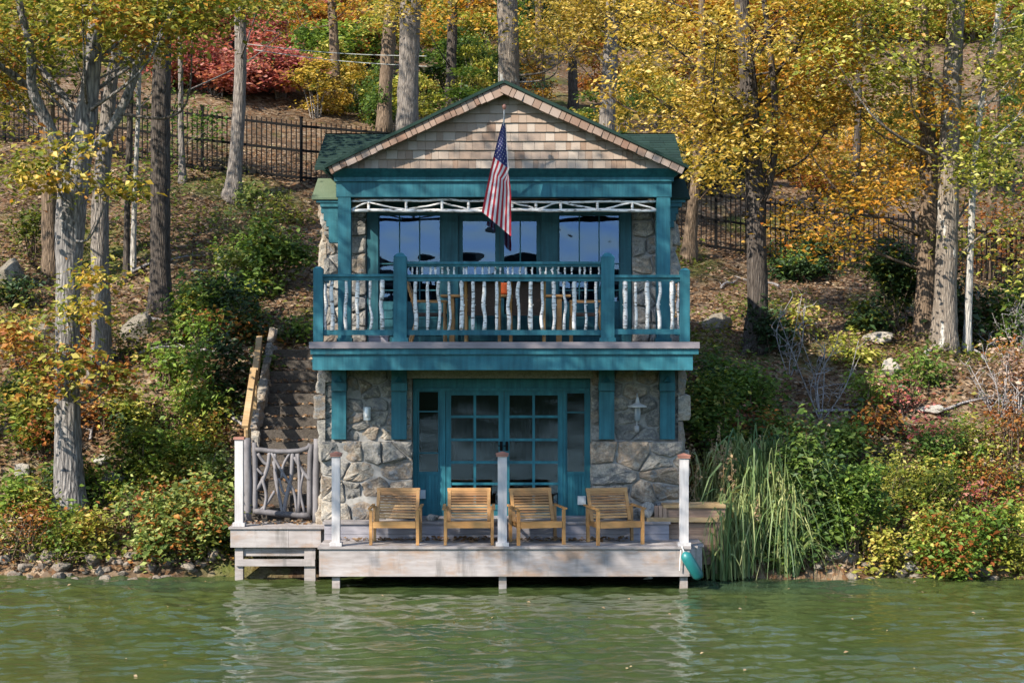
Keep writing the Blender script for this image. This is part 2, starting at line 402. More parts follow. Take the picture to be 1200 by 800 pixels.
def empty(name, loc, label, cat, group=None):
    o = bpy.data.objects.new(name, None); COL.objects.link(o); o.location = [float(v) for v in loc]
    o.empty_display_size = .2
    return tag(o, label, cat, group)
def copy_tree(o, parent=None):
    c = o.copy(); COL.objects.link(c)
    if parent is not None: c.parent = parent
    for ch in o.children: copy_tree(ch, c)
    return c

# ------------------------------------------------------------------ foliage
def leaf_quads(pos, size, rng, droop=.35, flat=.6, aspect=.6, fold=.18):
    n = len(pos)
    th = rng.random(n) * 2 * np.pi
    d = np.stack([np.cos(th), np.sin(th), -droop + (rng.random(n) - .5) * .9], 1); d /= np.linalg.norm(d, axis=1)[:, None]
    nn = np.stack([rng.normal(0, flat, n), rng.normal(0, flat, n) - .25, np.full(n, 1.)], 1)
    r = np.cross(d, nn); r /= np.linalg.norm(r, axis=1)[:, None] + 1e-9
    nn = np.cross(r, d)
    Ls = (size * (.4 + 1.15 * rng.random(n) ** 1.2))[:, None]; W = Ls * aspect
    v0 = pos; v1 = pos + d * Ls * .45 + r * W * .5 + nn * W * fold; v2 = pos + d * Ls; v3 = pos + d * Ls * .45 - r * W * .5 + nn * W * fold
    return np.stack([v0, v1, v2, v3], 1).reshape(-1, 3)
def leaf_obj(name, verts, mat, parent, origin=None):
    n = len(verts) // 4
    return add_obj(name, verts, np.arange(n * 4), np.full(n, 4), mat, parent, origin if origin is not None else world_loc(parent))
def clumps(blobs, rng):
    """blobs: (cx,cy,cz,rx,ry,rz,n) -> clump centres, biased to the shell"""
    out = []
    for (cx, cy, cz, rx, ry, rz, n) in blobs:
        u = rng.normal(size=(n, 3)); u /= np.linalg.norm(u, axis=1)[:, None]
        rr = rng.random(n) ** .45
        out.append(np.array([cx, cy, cz]) + u * rr[:, None] * np.array([rx, ry, rz]))
    return np.concatenate(out)
def spray(cent, per, r, rng, vert=.55):
    n = len(cent) * per
    off = rng.normal(size=(n, 3)) * np.array([r, r, r * vert])
    return np.repeat(cent, per, 0) + off

def smooth_path(pts, per=6):
    pts = np.asarray(pts, float); out = []
    p = np.vstack([2 * pts[0] - pts[1], pts, 2 * pts[-1] - pts[-2]])
    for i in range(1, len(p) - 2):
        for t in np.linspace(0, 1, per, endpoint=False):
            a, b2, c, d = p[i - 1], p[i], p[i + 1], p[i + 2]
            out.append(.5 * ((2 * b2) + (c - a) * t + (2 * a - 5 * b2 + 4 * c - d) * t * t + (3 * b2 - a - 3 * c + d) * t ** 3))
    out.append(pts[-1]); return np.array(out)

def tree(name, label, cat, base, path, radii, bark, leaf=None, blobs=(), per=34, cr=.28, lsize=.1, seed=0, group=None, limbs=True, flare=1.5, extra=(), lmats=None, limb_r=.35, twig_p=.5, D=None, limb_p=.6):
    """path: points (world), first at ground. blobs: world ellipsoids with a clump count"""
    rng = np.random.default_rng(seed + 100)
    root = empty(name, path[0], label, cat, group)
    tp = smooth_path(path, 7); rr = smooth_path(np.array([[r, 0, 0] for r in radii]), 7)[:, 0]
    h = np.linalg.norm(tp - tp[0], axis=1)
    rr = rr * (1 + (flare - 1) * np.exp(-h / .35))
    tp[0] -= np.array([0, 0, .25])
    b = MB(); b.tube(tp, rr, 14, .06, rng)
    for (ep, er) in extra:
        b.tube(smooth_path(ep, 6), smooth_path(np.array([[r, 0, 0] for r in er]), 6)[:, 0], 10, .06, rng)
    cents = []
    for bl in blobs:
        c = clumps([bl], rng); cents.append(c)
        if limbs and bl[2] < Z(-10, bl[1]) and rng.random() < limb_p:
            ctr = np.array(bl[:3])
            want = ctr[2] - .55 * np.linalg.norm(ctr[:2] - tp[:, :2], axis=1) - .2
            k = int(np.argmin(np.abs(tp[:, 2] - want) + np.linalg.norm(tp[:, :2] - ctr[:2], axis=1) * .15)); k = max(k, len(tp) // 6)
            a = tp[k]; mid = (a + ctr) / 2 + rng.normal(size=3) * .12 * np.linalg.norm(ctr - a) + np.array([0, 0, -.08 * np.linalg.norm(ctr - a)])
            lp = smooth_path([a, mid, ctr], 6)
            r0 = min(rr[k] * limb_r, .010 + .009 * np.linalg.norm(ctr - a)); b.tube(lp, np.linspace(r0, .008, len(lp)), 6, .1, rng)
            sel = c[rng.random(len(c)) < twig_p][:40]
            for q in sel:
                s0 = lp[rng.integers(len(lp) // 3, len(lp))]
                m2 = (s0 + q) / 2 + rng.normal(size=3) * .08
                b.tube([s0, m2, q], [.011, .007, .003], 3, 0, rng, cap=False)
    b.build('trunk', bark, root, smooth=True)
    if blobs:
        cc = np.concatenate(cents)
        pos = spray(cc, per, cr, rng)
        leaf_obj('crown', leaf_quads(pos, lsize, rng), leaf, root)
    return root

def pblob(px, py, D, rx, ry, n, rz=None):
    """blob given in photo pixels + distance"""
    p = P(px, py, D); k = D / F
    return (p[0], p[1], p[2], rx * k, (rz if rz is not None else .5 * (rx + ry) * k), ry * k, n)

def shrub(name, label, cat, px, py, w, h, leaf, n, size, seed, group=None, cr=.13, per=14, stems=10, stemmat=None, D=None, vert=.8, flat=.7, droop=.35, aspect=.55, top=1.0):
    D = D or hit(px, py)
    k = D / F; x = X(px, D); z = gz(x, D)
    rng = np.random.default_rng(seed + 5000)
    root = empty(name, (x, D, z), label, cat, group)
    rx = w * k / 2; rz = h * k
    # clump centres in an upright dome with lumps
    m = max(4, n // per)
    K = max(5, min(11, m // 7)); a_ = rng.random(K) * 2 * np.pi; r_ = rng.random(K) ** .6 * .68; q_ = rng.random(K)
    hub = np.stack([np.cos(a_) * r_ * (1 - .45 * q_ * top), np.sin(a_) * r_ * .8 * (1 - .45 * q_ * top), .1 + q_ * .72], 1)
    hr_ = .22 + .26 * rng.random(K); kk = rng.integers(0, K, m)
    u = rng.normal(size=(m, 3)); u /= np.linalg.norm(u, axis=1)[:, None]
    cl = hub[kk] + u * (rng.random(m) ** .4)[:, None] * hr_[kk][:, None] * np.array([1, .85, .55])
    sh_ = rng.random(m) < .12; cl[sh_] += np.array([0, 0, 1]) * (rng.random(int(sh_.sum())) * .28)[:, None]      # stray shoots
    cl[:, 2] = np.clip(cl[:, 2], .02, 1.25)
    c = np.array([x, D, z]) + cl * np.array([rx * 1.25, rx * 1.05, rz * 1.05])
    pos = spray(c, per, cr, rng, vert)
    gzv = ground_z(pos[:, 0], pos[:, 1]); pos[:, 2] = np.maximum(pos[:, 2], gzv + .03)
    b = MB()
    for i in rng.choice(m, min(stems, m), replace=False):
        a = np.array([x + rng.normal() * rx * .15, D + rng.normal() * rx * .15, z - .08])
        mid = (a + c[i]) / 2 + np.array([0, 0, .12 * rz]) + rng.normal(size=3) * .04
        b.tube(smooth_path([a, mid, c[i]], 3), np.linspace(.016, .005, 7), 4, 0, rng, cap=False)
    b.build('stem', stemmat or M['bark_brown'], root)
    alt = LEAF[('yolive', 'rust', 'olive', 'brown', 'bright', 'dark')[seed % 6]]
    fo_ = leaf_obj('foliage', leaf_quads(pos, size * 1.2 * (.6 + .8 * np.repeat(rng.random(m), per)), rng, droop, flat, aspect), leaf, root)
    fo_.data.materials.append(alt); fo_.data.polygons.foreach_set('material_index', np.repeat((rng.random(m) < .24).astype(np.int32), per)[:len(fo_.data.polygons)])
    return root

def rock(name, label, x, D, z, sx, sy, sz, seed, mat, group=None, cat='rock', lvl=3):
    rng = np.random.default_rng(seed)
    nu, nv = 30, 19
    vs = []; 
    planes = [(lambda d: d / np.linalg.norm(d))(rng.normal(size=3)) for _ in range(14)]; cut = .5 + .36 * rng.random(14)
    for j in range(nv):
        ph = math.pi * (j + .0) / (nv - 1)
        for i in range(nu):
            t = 2 * math.pi * i / nu
            d = np.array([math.sin(ph) * math.cos(t), math.sin(ph) * math.sin(t), math.cos(ph)])
            r = 1.0
            for p, cc in zip(planes, cut):
                q = d @ p
                if q > .05: r = min(r, cc / q)
            r *= 1 + .12 * (float(vnoise(d[0] * 3 + seed, d[1] * 3 + d[2] * 2.2, seed)) - .5) + .05 * (float(vnoise(d[0] * 8 + seed, d[1] * 8 + d[2] * 6, seed)) - .5)
            vs.append(d * r)
    vs = np.array(vs); vs[:nu] = vs[:nu].mean(0); vs[-nu:] = vs[-nu:].mean(0)
    vs = vs * np.array([sx, sy, sz]); a = rng.random() * 6.28
    ca, sa = math.cos(a * .3), math.sin(a * .3)
    vs = np.stack([vs[:, 0] * ca - vs[:, 1] * sa, vs[:, 0] * sa + vs[:, 1] * ca, vs[:, 2]], 1)
    f = [(j * nu + i, (j + 1) * nu + i, (j + 1) * nu + (i + 1) % nu, j * nu + (i + 1) % nu) for j in range(nv - 1) for i in range(nu)]
    b = MB(); b.add(vs, f)
    o = b.build(name, mat, smooth=False); o.location = (x, D, z)
    return tag(o, label, cat, group)

# ================================================================== SETTING
def sheet(xs, ys, zf):
    XX, YY = np.meshgrid(xs, ys); return XX, YY
def grid_faces(nr, nc):
    i = np.arange(nr - 1)[:, None] * nc + np.arange(nc - 1)[None, :]
    return np.stack([i, i + 1, i + nc + 1, i + nc], -1).reshape(-1, 4)
# ground: fan-shaped grid, fine near the shore
Dr = np.concatenate([np.linspace(12, 24, 10), np.arange(24.5, 32, .075), np.arange(32, 45, .2), np.geomspace(45, 230, 70)])
sc = np.concatenate([-np.geomspace(2.6, .43, 26), np.linspace(-.42, .42, 400), np.geomspace(.43, 2.6, 26)])
DD, SS = np.meshgrid(Dr, sc, indexing='ij'); XX = DD * SS
ZZ = ground_z(XX, DD)
f = grid_faces(len(Dr), len(sc))
g = add_obj('ground', np.stack([XX, DD, ZZ], -1), f, np.full(len(f), 4), M['ground'], smooth=True)
tag(g, kind='structure')
# water: real ripples near, flat beyond
xs = np.concatenate([-np.geomspace(500, 14.2, 18), np.linspace(-14, 14, 440), np.geomspace(14.2, 500, 18)])
ys = np.concatenate([-np.geomspace(500, 1, 16), np.linspace(2, 14, 14), np.arange(14.3, 28.2, .055), [30, 34]])
YY, XX = np.meshgrid(ys, xs, indexing='ij')
def waves(x, y):
    w = np.zeros_like(x); rg = np.random.default_rng(5)
    for lam, amp in ((2.4, .004), (1.3, .0052), (.75, .0062), (.5, .0062), (.36, .0056), (.27, .0044), (.2, .0030)):
        for k in range(4):
            a = rg.normal(0, .28) + (0 if k < 3 else 1.2); ph = rg.random() * 6.28
            kx, ky = math.sin(a), math.cos(a)
            jit = vnoise(x * .5 / lam + 9 * k, y * .5 / lam, 60 + k) * 5
            w += amp * .6 * np.sin(2 * np.pi * (x * kx + y * ky) / lam + ph + jit)
    return w * (.55 + .9 * vnoise(x * .35, y * .6, 71))
inner = (np.abs(XX) < 14.1) & (YY > 13.9) & (YY < 28.3)
ZZ = np.where(inner, waves(XX, YY), 0)
f = grid_faces(len(ys), len(xs))
wobj = add_obj('water', np.stack([XX, YY, ZZ], -1), f, np.full(len(f), 4), M['water'], smooth=True)
tag(wobj, kind='structure')

# ================================================================== BOATHOUSE
rs = np.random.default_rng(11)
def clip_poly(poly, a, b, c):
    out = []
    for i in range(len(poly)):
        p, q = poly[i], poly[(i + 1) % len(poly)]
        dp = a * p[0] + b * p[1] - c; dq = a * q[0] + b * q[1] - c
        if dp <= 0: out.append(p)
        if (dp < 0) != (dq < 0) and dp != dq:
            t = dp / (dp - dq); out.append((p[0] + t * (q[0] - p[0]), p[1] + t * (q[1] - p[1])))
    return out
def stone_face(mb, u0, u1, v0, v1, mapf, size, rng, bulge=.07, gap=.010, asp=1.45, solid=None):
    """irregular fieldstones filling a rectangle (u across, v up); mapf(u,v,w) -> world, w = out of the wall"""
    nv = max(1, round((v1 - v0) / size)); pts = []
    for j in range(nv):
        nu = max(1, round((u1 - u0) / (size * asp * (.75 + .6 * rng.random()))))
        off = rng.random() * .6 - .3
        for i in range(nu):
            pts.append((u0 + (i + .5 + off * (0 < i < nu - 1) + rng.normal() * .14) / nu * (u1 - u0), v0 + (j + .5 + rng.normal() * .12) / nv * (v1 - v0)))
    for p in list(pts):
        if rng.random() < .16:
            a_ = rng.random() * 6.28; pts.append((p[0] + size * .62 * math.cos(a_), p[1] + size * .5 * math.sin(a_)))
    pts = [p for p in pts if u0 + .04 < p[0] < u1 - .04 and v0 + .03 < p[1] < v1 - .03]
    S = (1 / asp, 1.0)
    for i, p in enumerate(pts):
        poly = [(u0, v0), (u1, v0), (u1, v1), (u0, v1)]
        for k, q in enumerate(pts):
            if k == i: continue
            a = (q[0] - p[0]) * S[0] ** 2; b2 = (q[1] - p[1]) * S[1] ** 2
            c = a * (p[0] + q[0]) / 2 + b2 * (p[1] + q[1]) / 2
            poly = clip_poly(poly, a, b2, c)
            if len(poly) < 3: break
        if len(poly) < 3: continue
        cx = sum(p2[0] for p2 in poly) / len(poly); cy = sum(p2[1] for p2 in poly) / len(poly)
        # subdivide edges, round corners
        P2 = []
        for a, b2 in zip(poly, poly[1:] + poly[:1]):
            d = math.hypot(b2[0] - a[0], b2[1] - a[1]); k = max(1, int(d / .06))
            for t in range(k): P2.append((a[0] + (b2[0] - a[0]) * t / k, a[1] + (b2[1] - a[1]) * t / k))
        P3 = [tuple(.13 * np.array(P2[m - 1]) + .74 * np.array(P2[m]) + .13 * np.array(P2[(m + 1) % len(P2)])) for m in range(len(P2))]
        bl = bulge * (.5 + .9 * rng.random()); n = len(P3); vs = []
        tilt = rng.normal(0, .16, 2); gap_ = gap * (.4 + 1.5 * rng.random())
        for sh, w in ((0, -.05), (0, .5 * bl), (.014, .85 * bl), (.05, bl), (.11, bl * 1.04)):
            for (a, b2) in P3:
                d = math.hypot(a - cx, b2 - cy) + 1e-6; k = max(.1, (d - gap_ - sh) / d)
                uu = cx + (a - cx) * k; vv = cy + (b2 - cy) * k
                j = ((vnoise(uu * 11 + i * 3.1, vv * 11, 31) - .5) * .045 + (vnoise(uu * 29 + i, vv * 29, 32) - .5) * .022) * (w > 0)
                mv = mapf(uu + (rng.random() - .5) * .012, vv + (rng.random() - .5) * .012, w + j + (tilt[0] * (uu - cx) + tilt[1] * (vv - cy)) * (w > .3 * bl))
                vs.append(mv)
        vs.append(mapf(cx, cy, bl * 1.05))
        fs = [(r * n + m, r * n + (m + 1) % n, (r + 1) * n + (m + 1) % n, (r + 1) * n + m) for r in range(4) for m in range(n)]
        fs += [(4 * n + m, 4 * n + (m + 1) % n, 5 * n) for m in range(n)]
        mb.add(vs, fs)

house = empty('boathouse', (-.12, 26.4, .3), 'two storey stone and teal boathouse with birch railed porch over the dock', 'boathouse')
WD = 26.42                       # ground floor stone front
xl0, xl1 = X(378, WD), X(483, WD); xr0, xr1 = X(692, WD), X(798, WD)
zb, zt = .25, Z(432, WD); zmid = Z(516, WD)
front = lambda D: (lambda u, v, w: (u, D - w, v))
for (a, b2) in ((xl0, xl1), (xr0, xr1)):
    s = MB(); stone_face(s, a, b2, zmid, zt, front(WD), .235, rs, bulge=.055)
    stone_face(s, a - .02, b2 + .03, zb, zmid, front(WD - .12), .31, rs, bulge=.07, asp=1.5)
    side = (lambda xx, sg: (lambda u, v, w: (xx + sg * w, u, v)))
    if a < 0: stone_face(s, WD - .1, 31.3, zb, zt, side(a, -1), .42, rs)
    else: stone_face(s, WD - .1, 31.3, zb, zt, side(b2, 1), .42, rs)
    w = s.build('stone_wall', M['stone'], house, smooth=False)
    c = MB(); c.box(a + .01, b2 - .01, WD - .016, 26.95, zmid - .02, zt); c.box(a + .012, b2 - .012, WD, 26.94, zb, zmid - .03); c.box(a + .012, b2 - .012, WD - .138, WD - .001, zb, zmid - .03)
    xx = (a + .015, a + .4) if a < 0 else (b2 - .4, b2 - .015)
    c.box(xx[0], xx[1], 26.96, 31.3, zb, zt); c.build('mortar_core', M['mortar'], w)
# lintel over the door recess
s = MB(); s.box(xl1 - .1, xr0 + .08, WD - .06, 26.9, Z(443, WD), Z(434, WD)); s.build('lintel', M['palestone'], house)
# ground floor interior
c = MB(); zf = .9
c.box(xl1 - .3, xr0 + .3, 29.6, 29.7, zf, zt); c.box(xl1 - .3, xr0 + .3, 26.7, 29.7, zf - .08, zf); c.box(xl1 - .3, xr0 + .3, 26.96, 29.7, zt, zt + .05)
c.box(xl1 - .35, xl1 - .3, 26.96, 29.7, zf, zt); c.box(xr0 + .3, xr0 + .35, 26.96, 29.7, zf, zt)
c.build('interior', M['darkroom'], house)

# ----- french door wall
DW = 26.66
t = MB()
t.pbox(484, 692, 443.5, 457, DW, .14)           # head
t.pbox(484, 489, 457, 606, DW, .14); t.pbox(515.5, 522, 457, 606, DW - .003, .14)
t.pbox(660, 663, 457, 606, DW - .003, .14); t.pbox(686.5, 692, 457, 606, DW, .14)
t.pbox(484, 692, 455, 458, DW - .03, .05)       # drip strip
t.build('door_surround', M['teal_door'], house)
def sash(name, px0, px1, py0, py1, nx, rows, D, stile=3.5, top=4, bot=4, mun=1.6, mat=None, lower=None, parent=house):
    """glazed frame: px range, muntin rows as py list"""
    mat = mat or M['teal_door']; b = MB(); e = .002
    b.pbox(px0, px0 + stile, py0, py1, D, .05); b.pbox(px1 - stile, px1, py0, py1, D, .05)
    b.pbox(px0 + stile, px1 - stile, py0, py0 + top, D + e, .05)
    yb = lower if lower else py1
    b.pbox(px0 + stile, px1 - stile, yb - bot, yb, D + e, .05)
    if lower:
        n = max(3, int((px1 - px0 - 2 * stile) / 3.2)); w = (px1 - px0 - 2 * stile) / n
        for i in range(n): b.pbox(px0 + stile + i * w + .2, px0 + stile + (i + 1) * w - .2, yb, py1 - .5, D + .015, .02)
        b.pbox(px0 + stile, px1 - stile, yb, py1 - .5, D + .03, .01)
    gx0, gx1, gy0, gy1 = px0 + stile, px1 - stile, py0 + top, yb - bot
    for i in range(1, nx):
        xm = gx0 + (gx1 - gx0) * i / nx; b.pbox(xm - mun / 2, xm + mun / 2, gy0, gy1, D + .01, .03)
    for r in rows: b.pbox(gx0, gx1, r - mun / 2, r + mun / 2, D + .012, .03)
    fr = b.build(name, mat, parent)
    g = MB(); g.pbox(gx0, gx1, gy0, gy1, D + .022, .006); g.build('glass_pane', M['glass'] if py0 < 400 else M['glass_door'], fr)
    return fr
for (a, b2) in ((522.5, 590.3), (591, 659.7)):
    d = sash('french_door', a, b2, 457.5, 606, 2, [488, 515, 541.5, 566.5], DW + .01, stile=6, top=5.5, bot=6, mun=3, lower=597)
    h = MB(); xx = b2 - 3 if a < 560 else a + 3
    h.pbox(xx - 1.8, xx + 1.8, 517, 528, DW - .004, .012); h.tube([P(xx, 522, DW - .01), P(xx, 522, DW - .06), P(xx - 4, 522, DW - .06)], .008, 6)
    h.build('door_handle', M['iron'], d)
sash('side_window', 489.3, 515.3, 457.5, 605.5, 1, [482, 530.5], DW + .012, stile=1.8, top=1.5, bot=3.5, lower=556)
sash('side_window', 663.2, 686.3, 457.5, 605.5, 1, [483], DW + .012, stile=1.4, top=3, bot=3.5, lower=556)
th = MB(); th.box(xl1, xr0, DW - .1, DW + .1, .86, .915); th.build('threshold', M['stepwood'], house)

q = MB()
for (a, b2) in ((528, 584), (597, 654)):
    n = 26; pts = [(X(a + (b2 - a) * i / n, DW + .2), DW + .2 + .005 * math.sin(i * 1.9)) for i in range(n + 1)]
    for i in range(n):
        q.add([(pts[i][0], pts[i][1], Z(545, DW)), (pts[i + 1][0], pts[i + 1][1], Z(545, DW)), (pts[i + 1][0], pts[i + 1][1], Z(458, DW)), (pts[i][0], pts[i][1], Z(458, DW))], [(0, 1, 2, 3)])
q.build('curtain', flat_mat('tan_curtain', (.11, .098, .083), .95), house)
# pilaster brackets under the porch
for (a, b2) in ((388.5, 405.5), (458.5, 476.5), (702, 720), (773.5, 791)):
    q = MB(); q.pbox(a, b2, 458.5, 514.5, WD - .145, .12)
    q.pbox(a - .4, b2 + .4, 448.5, 458, WD - .215, .19); q.pbox(a, b2, 433.5, 448.3, WD - .175, .15)
    mx_ = (a + b2) / 2
    p1, p2, p3 = P(mx_ - 4.5, 447, WD - .1765), P(mx_ + 4.5, 447, WD - .1765), P(mx_, 440, WD - .1765)
    q.add([p1, p2, p3, p1 + [0, -.06, 0], p2 + [0, -.06, 0]], [(3, 4, 2), (0, 3, 2), (1, 2, 4), (0, 1, 4, 3)])
    q.build('pilaster_bracket', M['teal'], house)

# porch floor and fascia
FB = 25.2
q = MB(); n = 40; x0, x1 = X(362, FB - .06), X(820, FB - .06)
zf2 = Z(400.5, FB - .06)
for i in range(14): q.box(x0, x1, FB - .06 + i * .165, FB - .06 + i * .165 + .16, zf2 - .095 if i == 0 else zf2 - .04, zf2)
q.build('porch_floor', M['decking'], house)
q = MB(); q.box(X(364, FB), X(818.5, FB), FB - .02, FB + .05, Z(415, FB), Z(408.6, FB)); q.box(X(366, FB), X(812, FB), FB + .02, FB + .08, Z(433.5, FB), Z(415.3, FB))
for xx in (X(366, FB), X(812, FB) - .06): q.box(xx, xx + .06, FB + .083, WD - .06, Z(433.3, FB), Z(409, FB))
q.box(X(364, FB), X(814, FB), FB + .085, 26.9, Z(424, FB), Z(424, FB) + .02)
q.build('porch_fascia', M['teal'], house)

# porch railing
RD = 25.26
def post_geo(b, a, b2, ytop, ybot, D, cap=4, base=True):
    x0, x1 = X(a, D), X(b2, D); w = x1 - x0; z0, z1 = Z(ybot, D), Z(ytop + cap, D)
    b.box(x0, x1, D, D + w, z0, z1)
    cx, cy, zt2 = (x0 + x1) / 2, D + w / 2, Z(ytop, D)
    b.add([(x0 - .004, D - .004, z1), (x1 + .004, D - .004, z1), (x1 + .004, D + w + .004, z1), (x0 - .004, D + w + .004, z1), (x0 + w * .3, D + w * .3, zt2), (x1 - w * .3, D + w * .3, zt2), (x1 - w * .3, D + w * .7, zt2), (x0 + w * .3, D + w * .7, zt2)],
          [(0, 1, 5, 4), (1, 2, 6, 5), (2, 3, 7, 6), (3, 0, 4, 7), (4, 5, 6, 7), (3, 2, 1, 0)])
    if base: b.box(x0 - .022, x1 + .022, D - .022, D + w + .022, z0, z0 + .06)
for (a, b2, yt, bs) in ((367, 378.3, 312, 0), (461, 476.5, 296, 1), (704.5, 720, 296, 1), (797, 808.5, 314, 0)):
    q = MB(); post_geo(q, a, b2, yt, 400.3, RD, 3 if not bs else 5, bs); q.build('railing_post', M['teal'], house)
def rail_bar(b, a, b2, y0, y1, D=RD + .05, th=.07): b.pbox(a, b2, y0, y1, D, th)
q = MB(); rail_bar(q, 378.4, 460.9, 321, 324.2, RD + .02, .12); rail_bar(q, 378.4, 460.9, 324.4, 328.5); rail_bar(q, 378.4, 460.9, 386.5, 392.5)
rail_bar(q, 720.1, 796.9, 322, 325.2, RD + .02, .12); rail_bar(q, 720.1, 796.9, 325.4, 329.5); rail_bar(q, 720.1, 796.9, 385.5, 391.5)
rail_bar(q, 476.7, 704.3, 306.5, 309.5, RD + .02, .12); rail_bar(q, 476.7, 704.3, 309.7, 312.5); rail_bar(q, 476.7, 704.3, 321.5, 325, RD + .02, .12)
rail_bar(q, 476.7, 704.3, 325.2, 329.5); rail_bar(q, 476.7, 704.3, 386.5, 392.5)
# side rails back to the columns
for xx in (X(372.5, RD), X(803, RD)):
    for (y0, y1) in ((322, 328), (386.5, 392.5)): q.box(xx - .035, xx + .035, RD + .14, 26.52, Z(y1, RD), Z(y0, RD))
q.build('railing_rail', M['teal'], house)
def baluster(px, y0, y1, w, D, crook, rng, xw=None, mat='birch'):
    p0 = P(px, y1, D); p1 = P(px, y0, D)
    if xw is not None: p0[0] = p1[0] = xw
    pts = [p0 + (p1 - p0) * t + np.array([rng.normal() * crook * (0 < t < 1), rng.normal() * crook * .4, 0]) for t in np.linspace(0, 1, 5)]
    r = w * .43 * D / F
    b = MB(); b.tube(smooth_path(pts, 3), smooth_path(np.array([[r * (1 + rng.normal() * .12), 0, 0] for _ in pts]), 3)[:, 0], 8, .08, rng)
    if rng.random() < .4:
        k = pts[2]; b.tube([k, k + [rng.choice([-1, 1]) * (r + .012), -.01, .012]], [r * .6, r * .3], 5)
    b.build('baluster', M[mat], house, smooth=True)
rb = np.random.default_rng(3)
for px, w in ((389.5, 6), (405.5, 4), (419, 5), (434, 4), (448, 6)): baluster(px, 328, 387, w, RD + .08, .010, rb)
for px, w in ((487, 5.5), (501, 4.5), (514, 4.5), (526, 3.5), (540.5, 5.8), (554, 4.8), (567.5, 5.2), (582, 4.2), (596, 5.6), (608, 4.2), (622, 6), (635.7, 4.2), (648.5, 5.6), (661, 4), (673, 5.6), (686, 3.6), (698.5, 4.6)):
    baluster(px, 329, 387, w, RD + .08, .009, rb)
for px, w in ((732.5, 5.8), (744.8, 3.5), (758.5, 5.8), (773, 4.5), (787.5, 5.2)): baluster(px, 329, 386, w, RD + .08, .009, rb)
k = 0
for px in np.linspace(481, 700, 30): baluster(px + rb.normal() * 1.2, 312.3, 322, 2.6, RD + .08, .004, rb)
for D in (25.6, 25.95, 26.25):
    for xx in (X(372.5, RD), X(803, RD)): baluster(0, 328, 387, 5, D, .015, rb, xw=xx)

# upper columns, beam, frieze
UC = 26.5
for (a, b2) in ((396, 411), (769.5, 785.5)):
    q = MB(); x0, x1 = X(a, UC), X(b2, UC); q.box(x0, x1, UC, UC + .2, zf2, Z(231, UC)); q.box(x0 - .02, x1 + .02, UC - .02, UC + .22, zf2 + .001, zf2 + .07)
    q.build('porch_column', M['teal'], house)
q = MB()
x0, x1 = X(394, UC), X(787, UC); zz0, zz1, zz2, zz3 = Z(230.8, UC), Z(213, UC), Z(208, UC), Z(199, UC)
q.box(x0, x1, UC - .01, UC + .21, zz0, zz1); q.box(x0 - .03, x1 + .03, UC - .05, UC + .2, zz1 + .001, zz2)
xa, xb = X(383, UC), X(802, UC)
q.add([(x0 - .03, UC - .05, zz2 + .001), (x1 + .03, UC - .05, zz2 + .001), (x1 + .03, UC + .2, zz2 + .001), (x0 - .03, UC + .2, zz2 + .001), (xa, UC - .2, zz3), (xb, UC - .2, zz3), (xb, UC + .2, zz3), (xa, UC + .2, zz3)],
      [(3, 2, 1, 0), (4, 5, 6, 7), (0, 1, 5, 4), (1, 2, 6, 5), (2, 3, 7, 6), (3, 0, 4, 7)])
for (bx0, bx1) in ((x0, x0 + .2), (x1 - .2, x1)): q.box(bx0, bx1, UC + .212, 27.4, zz0 + .002, zz1)
q.build('header_beam', M['teal'], house)
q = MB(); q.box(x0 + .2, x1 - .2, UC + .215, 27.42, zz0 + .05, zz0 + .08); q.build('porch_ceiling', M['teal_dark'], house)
FD = UC + .08
q = MB(); rf = np.random.default_rng(8)
def stick(b, a, c, w, wob=.8, n=6):
    pts = [P(a[0] + (c[0] - a[0]) * t, a[1] + (c[1] - a[1]) * t + rf.normal() * wob * (0 < t < 1), FD) for t in np.linspace(0, 1, n)]
    b.tube(smooth_path(pts, 3), w / 2 * FD / F, 7, .08, rf)
stick(q, (411, 236), (770, 236), 3, .9, 14); stick(q, (411, 247), (770, 246.5), 4, .5, 12)
xsn = [432, 476, 518, 549, 600, 628, 657, 700, 741]
for xx in xsn: stick(q, (xx, 235.5), (xx, 247), 3.4, 0, 3)
nodes = [411] + xsn + [769]
for i in range(len(nodes) - 1):
    up = i % 2 == 0
    stick(q, (nodes[i], 245.5 if up else 237), (nodes[i + 1], 237.5 if up else 245.5), 2.2, .6, 4)
q.build('birch_frieze', M['birch'], house, smooth=True)

# gable with shingles
GD = 26.44
ap = (X(590.5, GD), Z(104, GD)); gl_, gr_ = (X(388, GD), Z(197.5, GD)), (X(800, GD), Z(197.5, GD))
q = MB(); q.prism([gl_, gr_, ap], GD + .03, GD + .14); gback = q.build('gable_sheathing', M['mortar'], house)
q = MB(); rg = np.random.default_rng(21); ex = 10.7 * GD / F; z = gl_[1] + .002; row = 0
slope = (ap[1] - gl_[1]) / (ap[0] - gl_[0])
while z < ap[1] - .05:
    zt2 = min(z + ex * 1.25, ap[1])
    xl = gl_[0] + (z - gl_[1]) / slope; xr = 2 * ap[0] - xl
    x = xl - rg.random() * .1
    while x < xr:
        w = .075 + rg.random() * .125; xe = min(x + w - .004, xr); xs_ = max(x, xl)
        if xe - xs_ > .02:
            def top(xx): return min(zt2, ap[1] - abs(xx - ap[0]) * slope + .03)
            jz = rg.random() * .006; dd = rg.random() * .006
            vs = [(xs_, GD - .034 - dd, z - jz), (xe, GD - .034 - dd, z - jz), (xe, GD - .002, max(top(xe), z + .01)), (xs_, GD - .002, max(top(xs_), z + .01))]
            vs += [(v[0], GD + .029, v[2]) for v in vs]
            q.add(vs, [(0, 1, 2, 3), (0, 4, 5, 1), (1, 5, 6, 2), (3, 7, 4, 0), (2, 6, 7, 3)])
        x += w
    z += ex; row += 1
